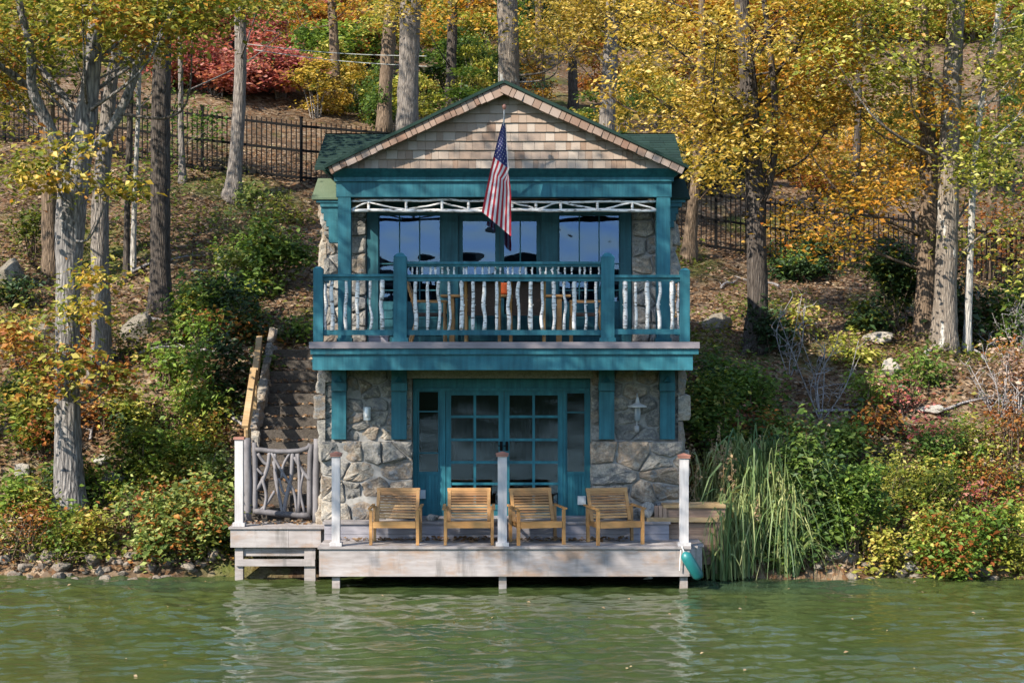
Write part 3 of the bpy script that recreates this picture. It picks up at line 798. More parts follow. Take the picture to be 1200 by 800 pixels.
q.build('gable_shingles', M['cedar'], house)
# rake boards clad with shingles, and the main roof slabs
for sgn in (-1, 1):
    q = MB(); e0 = np.array([ap[0], 26.22, Z(97.5, 26.22)]); xe = X(384 if sgn < 0 else 803, 26.22); e1 = np.array([xe, 26.22, Z(196, 26.22)])
    Ln = np.linalg.norm(e1 - e0); d = (e1 - e0) / Ln; nrm = np.array([-d[2], 0, d[0]]); nrm = nrm * (-1 if nrm[2] > 0 else 1)   # downward
    s0 = .0
    while s0 < Ln - .03:
        w = .07 + rg.random() * .10; s1 = min(s0 + w, Ln)
        wd = (.14 + .02 * rg.random()) * (1 - .25 * (s0 / Ln)); j = rg.random() * .03
        a0 = e0 + d * (s0 + .005); a1 = e0 + d * (s1 - .005)
        lo0 = a0 + nrm * wd; lo1 = a1 + nrm * wd
        off = np.array([0, -.012 - j, 0])
        vs = [a0, a1, lo1 + off, lo0 + off, a0 + [0, .1, 0], a1 + [0, .1, 0], lo1 + [0, .1, 0], lo0 + [0, .1, 0]]
        q.add(vs, [(0, 1, 2, 3), (7, 6, 5, 4), (0, 4, 5, 1), (3, 2, 6, 7), (0, 3, 7, 4), (1, 5, 6, 2)])
        s0 = s1
    q.build('rake_board', M['cedar_fresh'], house)
    q = MB(); th_ = .045; up = -nrm * th_
    A = e0 + np.array([0, -.04, 0]); B = e1 + d * .05 + np.array([0, -.04, 0]); back = np.array([0, 5.3, 0])
    vs = [A, B, B + up, A + up, A + back, B + back, B + back + up, A + back + up]
    q.add(vs, [(0, 1, 2, 3), (7, 6, 5, 4), (0, 4, 5, 1), (3, 2, 6, 7), (0, 3, 7, 4), (1, 5, 6, 2)])
    q.build('gable_roof', M['roofgreen'], house)
# lower side wings of the roof (ridge parallel to the shore), shingled in courses
wx0, wx1 = -3.12, 2.72
for (xa_, xb_) in ((wx0, -1.0), (1.0, wx1)):
    q = MB(); n = 14
    for i in range(n):
        for (ya, yb, za, zb_) in ((26.95 + 1.6 * i / n, 26.95 + 1.6 * (i + 1.25) / n, 6.37 + .74 * i / n, 6.37 + .74 * (i + 1.25) / n),
                                  (30.15 - 1.6 * i / n, 30.15 - 1.6 * (i + 1.25) / n, 6.37 + .74 * i / n, 6.37 + .74 * (i + 1.25) / n)):
            lift = .02; x = xa_
            while x < xb_:
                w = .18 + rg.random() * .14; xe = min(x + w - .004, xb_)
                q.add([(x, ya, za + lift), (xe, ya, za + lift), (xe, yb, zb_), (x, yb, zb_), (x, ya, za - .03), (xe, ya, za - .03)], [(0, 1, 2, 3), (4, 5, 1, 0)] if ya < yb else [(3, 2, 1, 0), (0, 1, 5, 4)])
                x += w
    q.build('wing_roof', M['roofgreen'], house)
    g_ = MB(); g_.prism([(0, 0), (1, 0), (1, 0)], 0, 1) if False else None
    xo = xa_ + .12 if xa_ < 0 else xb_ - .16
    v = [(xo, 27.0, 6.34), (xo, 30.1, 6.34), (xo, 28.55, 7.05), (xo + .04, 27.0, 6.34), (xo + .04, 30.1, 6.34), (xo + .04, 28.55, 7.05)]
    g_ = MB(); g_.add(v, [(0, 1, 2), (5, 4, 3), (0, 3, 4, 1), (1, 4, 5, 2), (2, 5, 3, 0)]); g_.build('wing_gable', M['teal'], house)
# side cornice returns and stepped brackets
for sgn in (-1, 1):
    D = 27.0
    if sgn < 0: xo, xi = X(365, D), X(397, D); top = (X(370, D), Z(208, D))
    else: xo, xi = X(809, D), X(778, D); top = (X(803, D), Z(214, D))
    zlo = Z(231.5, D)
    q = MB(); xs2 = sorted((xo, xi))
    v = [(xo, D, zlo), (xi, D, zlo), (xo - sgn * .04, D + .55, Z(205, D)), (xi, D + .55, Z(205, D)), (xo, D, zlo - .03), (xi, D, zlo - .03), (xo - sgn * .04, D + .55, zlo - .03), (xi, D + .55, zlo - .03)]
    q.add(v, [(0, 1, 3, 2), (4, 6, 7, 5), (0, 4, 5, 1), (2, 3, 7, 6), (0, 2, 6, 4), (1, 5, 7, 3)])
    q.build('cornice_return', M['mossroof'] if sgn < 0 else M['roofgreen'], house)
    q = MB(); m_ = sgn * .06
    a, b2 = sorted((xo - m_ * 1.2, xi)); q.box(a, b2, D + .03, D + .5, Z(237, D), zlo - .032)
    a, b2 = sorted((xo - m_ * 2.2, xi)); q.box(a, b2, D + .05, D + .48, Z(242, D), Z(237, D) - .001)
    outs = [(X(375.5, D), 242, 249), (X(378.5, D), 249, 258), (X(381.5, D), 258, 265), (X(384.5, D), 265, 284)] if sgn < 0 else [(X(795.5, D), 242, 250), (X(793, D), 250, 258), (X(790.5, D), 258, 266)]
    for (xx, y0, y1) in outs:
        a, b2 = sorted((xx, xi)); q.box(a, b2, D + .08, D + .3, Z(y1, D), Z(y0, D) - .001)
    q.build('cornice_bracket', M['teal'], house)

# upper walls: stone ends, timber frame, windows, doors
UD = 27.42
for (a, b2, sd) in ((379, 430, -1), (740, 789, 1)):
    s = MB(); stone_face(s, X(a, UD), X(b2, UD), zf2, Z(236, UD), front(UD), .30, rs, bulge=.07, asp=1.1)
    xx = X(a, UD) if sd < 0 else X(b2, UD)
    stone_face(s, UD - .05, 31.2, zf2, Z(236, UD), side(xx, sd), .4, rs)
    w = s.build('stone_wall', M['stone'], house)
    c = MB(); c.box(X(a, UD) + .01, X(b2, UD) - .01, UD, UD + .3, zf2, Z(236, UD)); c.box(min(xx, xx - sd * .3) + .006, max(xx, xx - sd * .3) - .006, UD + .302, 31.2, zf2, Z(236, UD))
    c.build('mortar_core', M['mortar'], w)
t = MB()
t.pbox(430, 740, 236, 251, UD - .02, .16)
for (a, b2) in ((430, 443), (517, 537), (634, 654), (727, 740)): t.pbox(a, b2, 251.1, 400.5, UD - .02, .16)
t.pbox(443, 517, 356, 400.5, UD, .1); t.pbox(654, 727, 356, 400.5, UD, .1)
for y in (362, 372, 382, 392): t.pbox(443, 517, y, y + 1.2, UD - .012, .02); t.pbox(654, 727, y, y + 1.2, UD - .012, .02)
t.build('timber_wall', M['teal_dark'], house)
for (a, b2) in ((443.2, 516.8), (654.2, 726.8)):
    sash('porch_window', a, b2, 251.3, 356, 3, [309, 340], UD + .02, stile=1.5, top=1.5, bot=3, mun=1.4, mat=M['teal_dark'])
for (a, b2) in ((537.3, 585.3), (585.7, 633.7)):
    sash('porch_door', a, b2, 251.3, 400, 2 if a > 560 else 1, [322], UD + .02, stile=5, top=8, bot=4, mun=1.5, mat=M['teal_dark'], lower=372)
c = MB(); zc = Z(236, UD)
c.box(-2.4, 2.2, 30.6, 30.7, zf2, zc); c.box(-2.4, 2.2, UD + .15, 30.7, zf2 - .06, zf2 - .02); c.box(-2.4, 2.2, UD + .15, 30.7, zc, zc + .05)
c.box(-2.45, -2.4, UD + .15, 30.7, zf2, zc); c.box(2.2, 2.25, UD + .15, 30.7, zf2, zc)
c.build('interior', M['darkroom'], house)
s = MB(); s.box(xl0 + .1, xr1 - .1, 31.2, 31.35, .2, 6.2); s.build('rear_wall', M['mortar'], house)
# outlet boxes by the doors
for (a, y) in ((489, 574), (677, 581)):
    q = MB(); q.pbox(a, a + 9.5, y, y + 10, DW - .05, .045); q.pbox(a + 1.5, a + 8, y + 1.5, y + 8, DW - .058, .007); q.build('outlet_box', M['greybox'], house)

# ================================================================== LAMPS, FLAG
D = WD - .12
lamp = empty('wall_lantern', P(747, 492, D), 'white barn style wall lantern with glass jar on the right stone pier', 'wall lantern')
q = MB(); c0 = P(747, 476, D - .16); q.lathe(c0, [(.004, .15), (.02, .13), (.035, .06), (.05, .045), (.14, .005), (.145, -.01), (.135, -.005), (.03, .02)], 20); q.build('shade', flat_mat('galvanised_shade', (.5, .5, .5), .4, metal=.3), lamp, smooth=True)
q = MB(); q.lathe(c0, [(.045, .0), (.05, -.1), (.045, -.2), (.03, -.225), (.0, -.225)], 14); q.build('glass_jar', flat_mat('frosted_jar', (.16, .19, .215), .2), lamp, smooth=True)
q = MB(); q.tube(smooth_path([c0 + [0, .13, -.36], c0 + [0, .13, -.02], c0 + [0, .11, .15], c0 + [0, .04, .2], c0 + [0, 0, .14]], 5), .011, 8); q.lathe(c0 + [0, .11, -.4], [(0, 0), (.035, 0), (.035, .1), (0, .1)], 10); q.build('bracket_arm', flat_mat('grey_pipe', (.25, .25, .26), .5), lamp, smooth=True)
sl = empty('wall_sconce', P(430, 491, WD - .09), 'small grey glass sconce on the left stone pier', 'wall sconce')
q = MB(); q.pbox(426, 434, 477, 492, WD - .12, .05); q.build('backplate', M['greybox'], sl)
q = MB(); q.lathe(P(430, 489, WD - .17), [(.0, 0), (.03, 0), (.034, .14), (.02, .16), (0, .16)], 12); q.build('glass_shade', M['white'], sl, smooth=True)

fl = empty('flag', P(588, 213, 26.24), 'american flag hanging in folds from a pole on the header beam', 'flag')
tip = P(591, 128, 25.75); foot = P(588, 212, 26.27)
q = MB(); q.tube([foot, tip], .013, 8); q.box(foot[0] - .04, foot[0] + .04, foot[1] - .05, foot[1] + .05, foot[2] - .06, foot[2] + .05); q.build('pole', M['postpaint'], fl, smooth=False)
q = MB(); q.lathe(tip, [(0, -.02), (.02, 0), (.034, .03), (.03, .06), (0, .075)], 12); q.build('finial', M['copper'], fl, smooth=True)
red = flat_mat('flag_red', (.42, .02, .035), .8); wht = flat_mat('flag_white', (.72, .70, .70), .8); blu = flat_mat('flag_blue', (.025, .03, .13), .8)
for fm in (red, wht, blu):
    n_ = fm.node_tree; pb = n_.nodes['Principled BSDF']; tl = N(n_, 'ShaderNodeBsdfTranslucent'); L(n_, pb.inputs['Base Color'].links[0].from_socket, tl.inputs[0])
    mx_f = N(n_, 'ShaderNodeMixShader'); mx_f.inputs[0].default_value = .4; L(n_, pb.outputs[0], mx_f.inputs[1]); L(n_, tl.outputs[0], mx_f.inputs[2]); L(n_, mx_f.outputs[0], n_.nodes['Material Output'].inputs[0])
def flag_pt(u, v, off=0):
    # u across the stripes (0 hoist-top corner side) and v along them; gathered at the top
    yl = 141 + v * 107; yr = 146 + v * 131
    wv = v ** .85
    xl = 590.0 - 25.5 * wv; xr = 592.5 + 6.5 * min(1, v * 1.6)
    if v < .4: uu = min(u / .6, 1) if u < .6 else 1 - (u - .6) * .25
    else: 
        k = min(1, (v - .4) / .15); u0 = min(u / .6, 1) if u < .6 else 1 - (u - .6) * .25
        uu = u0 * (1 - k) + u * k
    px = xl + (xr - xl) * uu; py = yl + (yr - yl) * uu
    dep = .05 * math.sin(uu * 9 + v * 1.5) * (.3 + v) + (.09 * (u - .6) if (u > .6 and v < .5) else 0)
    p = P(px, py, 25.86 - .05 * v + dep); p[1] -= off; return p
NU, NV = 39, 40; vs = [flag_pt(i / NU, j / NV) for j in range(NV + 1) for i in range(NU + 1)]
q = MB(); base = len(q.v); q.v = [tuple(p) for p in vs]
for j in range(NV):
    for i in range(NU):
        q.f.append([j * (NU + 1) + i, j * (NU + 1) + i + 1, (j + 1) * (NU + 1) + i + 1, (j + 1) * (NU + 1) + i])
        st = int((i + .5) / NU * 13); q.mi.append(2 if (i + .5) / NU < 7 / 13 and (j + .5) / NV < .4 else (0 if st % 2 == 0 else 1))
fc = q.build('cloth', [red, wht, blu], fl, smooth=True)
q = MB()
for r in range(9):
    for c_ in range(6 if r % 2 == 0 else 5):
        u0 = (7 / 13) * (r + 1) / 10; v0 = .4 * ((c_ * 2 + 1 + (r % 2)) / 12)
        pts = [flag_pt(u0 + .016 * math.cos(a) * (1 if k % 2 == 0 else .42), v0 + .011 * math.sin(a) * (1 if k % 2 == 0 else .42), .006) for k, a in enumerate(np.linspace(0, 2 * np.pi, 11)[:-1])]
        q.add(pts, [tuple(range(10))])
q.build('canton_stars', wht, fc)

# ================================================================== DOCK
DF = 25.0
dock = empty('dock', (X(592, DF), DF, 0), 'weathered grey wooden dock in front of the boathouse with four chairs on it', 'dock')
zd = Z(640, DF); dx0, dx1 = X(374, DF), X(808, DF); rdx = X(823, DF + .25)
q = MB(); w = .135; i = 0; y = DF - .03
while y < DF + .95:
    xr = dx1 + .02 if y < DF + .02 else min(rdx + .02, dx1 + (y - DF) * .8 + .05)
    q.box(dx0 - .02, xr, y, y + w - .008, zd - .035, zd + rs.normal() * .002); y += w
q.build('decking', M['weathered'], dock)
q = MB(); zz = Z(675, DF); q.box(dx0, dx1, DF, DF + .05, zz, zd - .037)
q.add([(dx1, DF, zz), (rdx, DF + .28, zz), (rdx, DF + .28, zd - .037), (dx1, DF, zd - .037), (dx1, DF + .06, zz), (rdx - .04, DF + .3, zz), (rdx - .04, DF + .3, zd - .037), (dx1, DF + .06, zd - .037)], [(0, 1, 2, 3), (7, 6, 5, 4), (0, 4, 5, 1), (3, 2, 6, 7), (1, 5, 6, 2)])
q.box(dx0, dx0 + .05, DF + .052, DF + .9, zz, zd - .037); q.box(rdx - .05, rdx, DF + .3, DF + .9, zz, zd - .037)
q.build('fascia', M['dockface'], dock)
for (a, b2, yt) in ((388.5, 398, 531), (583.3, 594, 531), (797, 807.2, 533)):
    q = MB(); x0, x1 = X(a, DF), X(b2, DF); wd = x1 - x0; q.box(x0, x1, DF + .02, DF + .02 + wd, zd, Z(yt + 4, DF))
    q.box(x0 - .03, x1 + .03, DF - .012, DF + .05 + wd, zd + .004, zd + .055)
    ps = q.build('mooring_post', M['postpaint'], dock)
    q = MB(); zc_ = Z(yt + 4, DF) + .002
    q.box(x0 - .02, x1 + .02, DF, DF + .04 + wd, zc_, zc_ + .03); q.box(x0 - .03, x1 + .03, DF - .01, DF + .05 + wd, zc_ + .031, zc_ + .045)
    cx, cy = (x0 + x1) / 2, DF + .02 + wd / 2
    q.add([(x0 - .02, DF, zc_ + .046), (x1 + .02, DF, zc_ + .046), (x1 + .02, DF + .04 + wd, zc_ + .046), (x0 - .02, DF + .04 + wd, zc_ + .046), (cx, cy, zc_ + .075)], [(0, 1, 4), (1, 2, 4), (2, 3, 4), (3, 0, 4)])
    q.build('post_cap', M['copper'], ps)
for px in (393, 589, 802):
    q = MB(); q.box(X(px - 4.5, DF), X(px + 4.5, DF), DF + .07, DF + .18, -.8, zz + .05); q.build('pile', M['weathered'], dock)
# step and landing behind the dock
ld = empty('landing_step', (X(592, 25.9), 25.9, .6), 'low grey board step running along the foot of the boathouse', 'step')
q = MB(); x0, x1 = X(380, 25.9), X(784, 25.9)
for j in range(2): q.box(x0, x1, 25.9 + .002 * j, 25.94, .56 + j * .15, .56 + j * .15 + .146)
q.build('riser', M['stepwood'], ld)
q = MB()
for j in range(4): q.box(x0 - .02, x1 + .02, 25.87 + j * .21, 25.87 + j * .21 + .2, .862, .9)
q.build('tread', M['weathered'], ld)

# chairs -------------------------------------------------------------
def make_chair():
    r = empty('slatted_armchair', (0, 0, 0), 'x', 'armchair', 'teak chairs on the dock')
    W, Dp = .735, .56
    def pt(name, b): return b.build(name, M['teak'], r)
    b = MB(); b.box(-W / 2 + .05, W / 2 - .05, -Dp / 2 + .0, -Dp / 2 + .045, .25, .34)
    for i in range(6): b.box(-W / 2 + .05, W / 2 - .05, -Dp / 2 + .06 + i * .075, -Dp / 2 + .12 + i * .075, .315 - i * .006, .335 - i * .006)
    for sx in (-1, 1): b.box(min(sx * (W / 2 - .05), sx * (W / 2 - .085)), max(sx * (W / 2 - .05), sx * (W / 2 - .085)), -Dp / 2 + .047, Dp / 2, .24, .312)
    pt('seat', b)
    b = MB()
    def bk(x, t): return np.array([x, Dp / 2 - .08 + .19 * t, .33 + .415 * t])
    for sx in (-1, 1): b.bar(bk(sx * (W / 2 - .07), -.05), bk(sx * (W / 2 - .07), 1.02), .05, .03, (0, -1, .4))
    for i in range(10):
        t_ = .08 + i * .098; b.bar(bk(-W / 2 + .097, t_), bk(W / 2 - .097, t_), .03 if i < 9 else .05, .016, (0, -.9, .4))
    b.bar(bk(-W / 2 + .04, 1.04), bk(W / 2 - .04, 1.04), .05, .03, (0, -.9, .4))
    pt('backrest', b)
    for sx in (-1, 1):
        b = MB(); b.bar((sx * (W / 2), -Dp / 2 - .02, .53), (sx * (W / 2), Dp / 2 + .06, .545), .045, .022); pt('armrest', b)
        b = MB(); b.bar((sx * (W / 2 - .022), -Dp / 2 + .02, 0), (sx * (W / 2 - .022), -Dp / 2 + .02, .517), .045, .045, (0, 1, 0)); pt('leg', b)
        b = MB(); b.bar((sx * (W / 2 - .022), Dp / 2 - .05, 0), (sx * (W / 2 - .022), Dp / 2 - .02, .53), .045, .045, (0, 1, 0)); pt('leg', b)
    return r
ch0 = make_chair()
for i, (px, D, a, lb) in enumerate(((464, 25.43, -.03, 'slatted wooden armchair at the left end of the dock by the stone pier'), (549.5, 25.43, .02, 'slatted wooden armchair just left of the middle dock post, facing straight out'),
                             (629, 25.43, .24, 'slatted wooden armchair just right of the middle dock post, turned slightly'), (720.5, 25.45, .26, 'slatted wooden armchair at the right end of the dock, turned beside the pale rocks'))):
    c = ch0 if i == 0 else copy_tree(ch0)
    c.location = (X(px, D), D, zd + .003); c.rotation_euler = (0, 0, a); c['label'] = lb

# left pier -----------------------------------------------------------
LP = 25.95
pier = empty('landing_pier', (X(320, LP), LP, 0), 'small raised wooden landing pier left of the dock below the twig gate', 'pier')
zp = Z(617, LP)
q = MB()
for j in range(8): q.box(X(268, LP), X(386, LP), LP - .03 + j * .145, LP - .03 + j * .145 + .138, zp - .03, zp + rs.normal() * .002)
q.build('decking', M['weathered'], pier)
q = MB(); q.pbox(270, 338, 619.8, 641, LP, .05); q.pbox(338.3, 376, 619.8, 641, LP + .002, .05); q.pbox(376.2, 384, 619.8, 641, LP + .14, .05)
q.box(X(270, LP), X(270, LP) + .05, LP + .053, LP + 1, Z(641, LP), zp - .032)
q.build('fascia', M['dockface'], pier)
q = MB(); q.pbox(285, 360, 641.5, 651, LP + .1, .06); q.pbox(276, 369, 655, 663, LP + .02, .04); q.build('cross_brace', M['weathered'], pier)
for (a, b2) in ((274.5, 284), (356, 369)):
    q = MB(); q.box(X(a, LP), X(b2, LP), LP + .062, LP + .2, -.6, Z(641.2, LP)); q.build('pile', M['weathered'], pier)
q = MB(); D = LP + .02; a, b2 = 275, 284.5
x0, x1 = X(a, D), X(b2, D); q.box(x0, x1, D, D + x1 - x0, zp, Z(515, D)); q.box(x0 - .03, x1 + .03, D - .02, D + x1 - x0 + .03, zp + .004, zp + .06); ps = q.build('mooring_post', M['postpaint'], pier)
q = MB(); q.box(x0 - .02, x1 + .02, D - .02, D + x1 - x0 + .02, Z(515, D) + .002, Z(512, D)); q.build('post_cap', M['copper'], ps)

# twig gate -----------------------------------------------------------
GT = 26.62; rt = np.random.default_rng(17)
gate = empty('rustic_gate', P(330, 606, GT), 'rustic grey twig gate between two log posts at the foot of the stone stairs', 'gate')
def tw(b, pts, w, rng=rt, D=GT): b.tube(smooth_path([P(x, y, D + rng.normal() * .008) for x, y in pts], 4), np.full((len(pts) - 1) * 4 + 1, w * .58 * D / F), 8, .08, rng)
for pts, w in (([(290, 612), (290.5, 560), (289, 513)], 8.5), ([(370.5, 612), (370, 560), (372, 514)], 7.5)):
    b = MB(); tw(b, pts, w); b.build('gate_post', M['twig'], gate, smooth=True)
b = MB(); tw(b, [(299, 601), (299, 560), (298, 518)], 5.5); tw(b, [(363, 603), (363, 560), (364, 520)], 6); tw(b, [(299, 526), (320, 528.5), (345, 528.5), (360, 525), (364, 520)], 5); tw(b, [(297, 598), (330, 602), (364, 604)], 6.5)
b.build('gate_frame', M['twig'], gate, smooth=True)
for pts, w in (([(316, 529), (314, 545), (309, 560), (300, 575)], 4.2), ([(302, 531), (309, 541), (314, 545)], 3.5), ([(322, 529), (323, 560), (328, 585), (331, 601)], 3.6), ([(343, 530), (341, 560), (335, 585), (333, 601)], 4.2),
               ([(340, 530), (332, 545), (330, 560)], 2.8), ([(349, 531), (351, 560), (350, 600)], 3.6), ([(345, 535), (355, 552), (363, 562)], 4), ([(303, 600), (314, 588), (322, 575)], 3), ([(327, 560), (333, 578), (341, 572)], 2.6), ([(349, 545), (347, 530)], 2.6), ([(326, 570), (320, 540)], 2.6), ([(307, 560), (312, 580), (309, 600)], 3.2), ([(356, 553), (352, 575), (357, 601)], 3), ([(318, 530), (330, 552), (344, 575), (348, 600)], 3), ([(300, 548), (308, 556)], 2.8)):
    b = MB(); tw(b, pts, w); b.build('twig', M['twig'], gate, smooth=True)

# stairs and handrail ------------------------------------------------
stair = empty('stone_stairs', (-3.7, 27, .8), 'steep stone stairs with leaf strewn treads climbing beside the boathouse', 'stairs')
zs, Dd = zp + .0, 26.95
for i in range(14):
    z1 = zs + (i + 1) * .193; d0 = Dd + i * .285
    b = MB(); j = rt.normal(0, .02, 4)
    xa_, xb_ = -4.28 - .012 * i + j[0], -3.0 + j[1] * .5
    zt_ = z1; b.add([(xa_, d0, z1 - .4), (xb_, d0 + j[2], z1 - .4), (xb_, d0 + .5, z1 - .4), (xa_, d0 + .5, z1 - .4), (xa_, d0 + j[3], zt_ + j[0] * .5), (xb_, d0 + j[2], zt_ + j[1] * .5), (xb_, d0 + .5, zt_), (xa_, d0 + .5, zt_)],
          [(3, 2, 1, 0), (4, 5, 6, 7), (0, 1, 5, 4), (1, 2, 6, 5), (2, 3, 7, 6), (3, 0, 4, 7)])
    b.build('step', M['stepstone'], stair)
b = MB()
def sidew(u, v, w): return (-4.30 - .03 * (u - 27) * .4 + .0 * v + w, u, v + (np.clip(u - 26.9, 0, 4.1) * .677))
stone_face(b, 26.9, 31.0, zs - .2, zs + .34, sidew, .22, rt, bulge=.08); b.build('cheek_wall', M['stone'], stair)
hr = empty('wooden_handrail', P(287, 505, 27.15), 'honey coloured wooden handrail climbing left of the stone stairs', 'handrail')
b = MB(); A = P(287, 500, 27.2); Bm = P(297, 432, 28.9); Cc = P(304, 395, 30.6)
b.bar(A, Bm, .10, .045); b.bar(Bm + [.02, .03, -.04], Cc, .10, .045); b.build('cap_rail', M['railwood'], hr)
b = MB(); b.bar(A + [.03, 0, -.13], Bm + [.03, 0, -.13], .035, .19); b.bar(Bm + [.05, .03, -.16], Cc + [.03, 0, -.13], .035, .19); b.build('side_board', M['railwood'], hr)
for p in (A + [.02, .1, 0], Bm, Cc - [0, .1, 0]):
    zg_ = gz(p[0], p[1]); b = MB(); b.box(p[0] - .05, p[0] + .05, p[1], p[1] + .1, zg_ - .2, p[2] - .03); b.build('post', M['railwood'], hr)

# right bulkhead --------------------------------------------------------
bh = empty('plank_bulkhead', P(800, 660, 25.95), 'reddish plank bulkhead and ledge at the right end of the dock', 'bulkhead')
D = 25.95
b = MB()
for j, (y0, y1) in enumerate(((612.5, 619), (619.4, 626), (626.4, 632), (632.4, 638), (638.4, 646), (646.4, 661))): b.pbox(783 if j < 4 else 785, 838, y0, y1, D + .05 + .003 * j, .05)
b.build('lower_planks', M['bulkhead'], bh)
b = MB(); b.pbox(838.3, 851, 611.8, 672, D - .02, .14); b.build('corner_post', M['bulkhead'], bh)
b = MB(); b.pbox(758, 851, 606, 611.5, D - .04, .5); b.pbox(777, 851, 591, 595, D - .04, .5); b.build('ledge', M['railwood'], bh)
b = MB(); b.pbox(776, 851, 595.2, 605.8, D + .0, .05)
for px in (767, 772, 777): b.pbox(px, px + 4.2, 592.5, 605.8, D - .03, .06)
b.build('upper_planks', M['bulkhead'], bh)

# fender, float, steps stone
fd = empty('boat_fender', P(812, 648, 24.98), 'teal boat fender hung at a slant from the right dock corner', 'boat fender')
b = MB(); a0, a1 = P(802, 648, 24.85), P(820, 677, 24.93); ax = (a1 - a0) / np.linalg.norm(a1 - a0); Ln = np.linalg.norm(a1 - a0)
tt = [-.02, .0, .03, .07, .5 * Ln, Ln - .05, Ln - .01, Ln + .01]; rr = [.015, .045, .075, .085, .088, .085, .065, .02]
b.tube([a0 + ax * t_ for t_ in tt], rr, 16); b.build('body', M['fender'], fd, smooth=True)
b = MB(); b.tube([P(798, 644, 24.94), P(797, 655, 24.95), P(796.5, 668, 24.95)], .008, 6); b.tube([P(799, 640, 24.96), P(801, 645, 24.9), a0], .008, 6); b.build('rope', M['rope'], fd)
b = MB(); c0 = P(758, 681, 26.2); b.tube([c0 + [-.1, 0, -.02], c0 + [-.06, 0, .0], c0 + [.02, 0, .03], c0 + [.07, 0, .05], c0 + [.09, 0, .06]], [.02, .035, .045, .04, .01], 10)
fo = b.build('float', M['white'], None, smooth=True, origin=c0); tag(fo, 'small white float bobbing in the dark under the dock', 'float')
rock('flat_rock', 'flat pale stone lying on the step between the two left chairs', X(507, 26.15), 26.15, .93, .19, .12, .07, 71, M['palestone'])
rock('rock', 'pale rounded rock at the right stone pier beside the bulkhead', X(757, 26.12), 26.12, 1.02, .22, .16, .2, 72, M['palestone'])

# ================================================================== PORCH FURNITURE
zfp = zf2 + .002
tb = empty('porch_table', (X(592, 26.6), 26.62, zfp), 'long wooden dining table behind the birch railing', 'table')
b = MB()
for i in range(5): b.box(X(517, 26.6), X(668, 26.6), 26.3 + i * .13, 26.3 + i * .13 + .125, zfp + .70, zfp + .735)
b.build('tabletop', M['teak'], tb)
for xx in (X(530, 26.6), X(655, 26.6)):
    for y in (26.34, 26.84): b = MB(); b.box(xx - .035, xx + .035, y, y + .07, zfp, zfp + .698); b.build('leg', M['teak'], tb)
def porch_chair():
    r = empty('porch_chair', (0, 0, 0), 'x', 'chair', 'chairs around the porch table')
    b = MB(); b.box(-.25, .25, -.24, .24, .40, .45); b.build('seat', M['wicker'], r)
    b = MB()
    for i in range(9): b.bar((-.22, .25 + .1 * i / 9, .47 + i * .05), (.22, .25 + .1 * i / 9, .47 + i * .05), .025, .05)
    b.bar((-.25, .36, .93), (.25, .36, .93), .03, .05); bb = b.build('backrest', M['wicker'], r)
    for sx in (-1, 1):
        b = MB(); b.tube(smooth_path([(sx * .25, -.22, 0), (sx * .25, -.22, .62)], 3), .022, 6); b.build('leg', M['teak'], r)
        b = MB(); b.tube(smooth_path([(sx * .25, .32, 0), (sx * .25, .22, .4), (sx * .25, .36, .93)], 4), .024, 6); b.build('leg', M['teak'], r)
        b = MB(); b.bar((sx * .25, -.25, .63), (sx * .25, .3, .63), .05, .025); b.build('armrest', M['teak'], r)
    return r
pc = porch_chair()
for i, (px, D, a, lb) in enumerate(((566, 25.85, math.pi, 'brown woven chair with its back to the railing, left of the orange cushion'), (618, 25.85, math.pi, 'brown woven chair with its back to the railing, right of the orange cushion'),
                                    (505, 26.4, math.pi / 2, 'brown woven chair at the left head of the porch table'), (686, 26.4, -math.pi / 2, 'brown woven chair at the right head of the porch table'))):
    c = pc if i == 0 else copy_tree(pc); c.location = (X(px, D), D, zfp); c.rotation_euler = (0, 0, a); c['label'] = lb
b = MB(); c0 = P(590, 337, 26.35); b.box(c0[0] - .09, c0[0] + .09, 26.33, 26.42, zfp + .737, zfp + .92); oc = b.build('orange_cushion', M['orange'], None, origin=(c0[0], 26.35, zfp + .74)); tag(oc, 'orange cushion standing on the porch table between two woven chairs', 'cushion')
bv = oc.modifiers.new('b', 'BEVEL'); bv.width = .03; bv.segments = 3
b = MB(); D = 26.9; b.box(X(432, D), X(455, D), D, D + .3, zfp, zfp + .09); b.box(X(432, D) - .01, X(455, D) + .01, D - .01, D + .31, zfp + .091, zfp + .11); dm = b.build('wooden_crate', M['stepwood'], None, origin=(X(443, D), D, zfp)); tag(dm, 'low grey wooden box on the porch floor behind the left railing', 'box')

# ================================================================== FENCE, WIRES, PATH LIGHT
def fence(label, pxs, D, seed):
    xs_ = [X(p, D) for p in pxs]
    root = empty('iron_fence', (xs_[0], D, gz(xs_[0], D)), label, 'fence')
    H = 1.5
    for i, x in enumerate(xs_):
        z = gz(x, D); b = MB(); b.box(x - .035, x + .035, D - .035, D + .035, z - .1, z + H + .08); b.box(x - .045, x + .045, D - .045, D + .045, z + H + .081, z + H + .12); b.build('fence_post', M['iron'], root)
        if i + 1 < len(xs_):
            x2 = xs_[i + 1]; z2 = gz(x2, D); b = MB()
            for h in (.12, .78, 1.38): b.bar((x + .035, D, z + h), (x2 - .035, D, z2 + h), .045, .06)
            n = max(2, int((x2 - x) / .12))
            for k in range(1, n):
                t_ = k / n; xx = x + (x2 - x) * t_; zz_ = z + (z2 - z) * t_; b.box(xx - .013, xx + .013, D - .013, D + .013, zz_ + .05, zz_ + H)
            b.build('picket_panel', M['iron'], root)
fence('black iron picket fence crossing the slope left of the boathouse', [-110, 5, 120, 237, 353, 470], 42, 1)
fence('black iron picket fence on the slope right of the boathouse', [724, 839, 955, 1070, 1185, 1300], 42, 2)
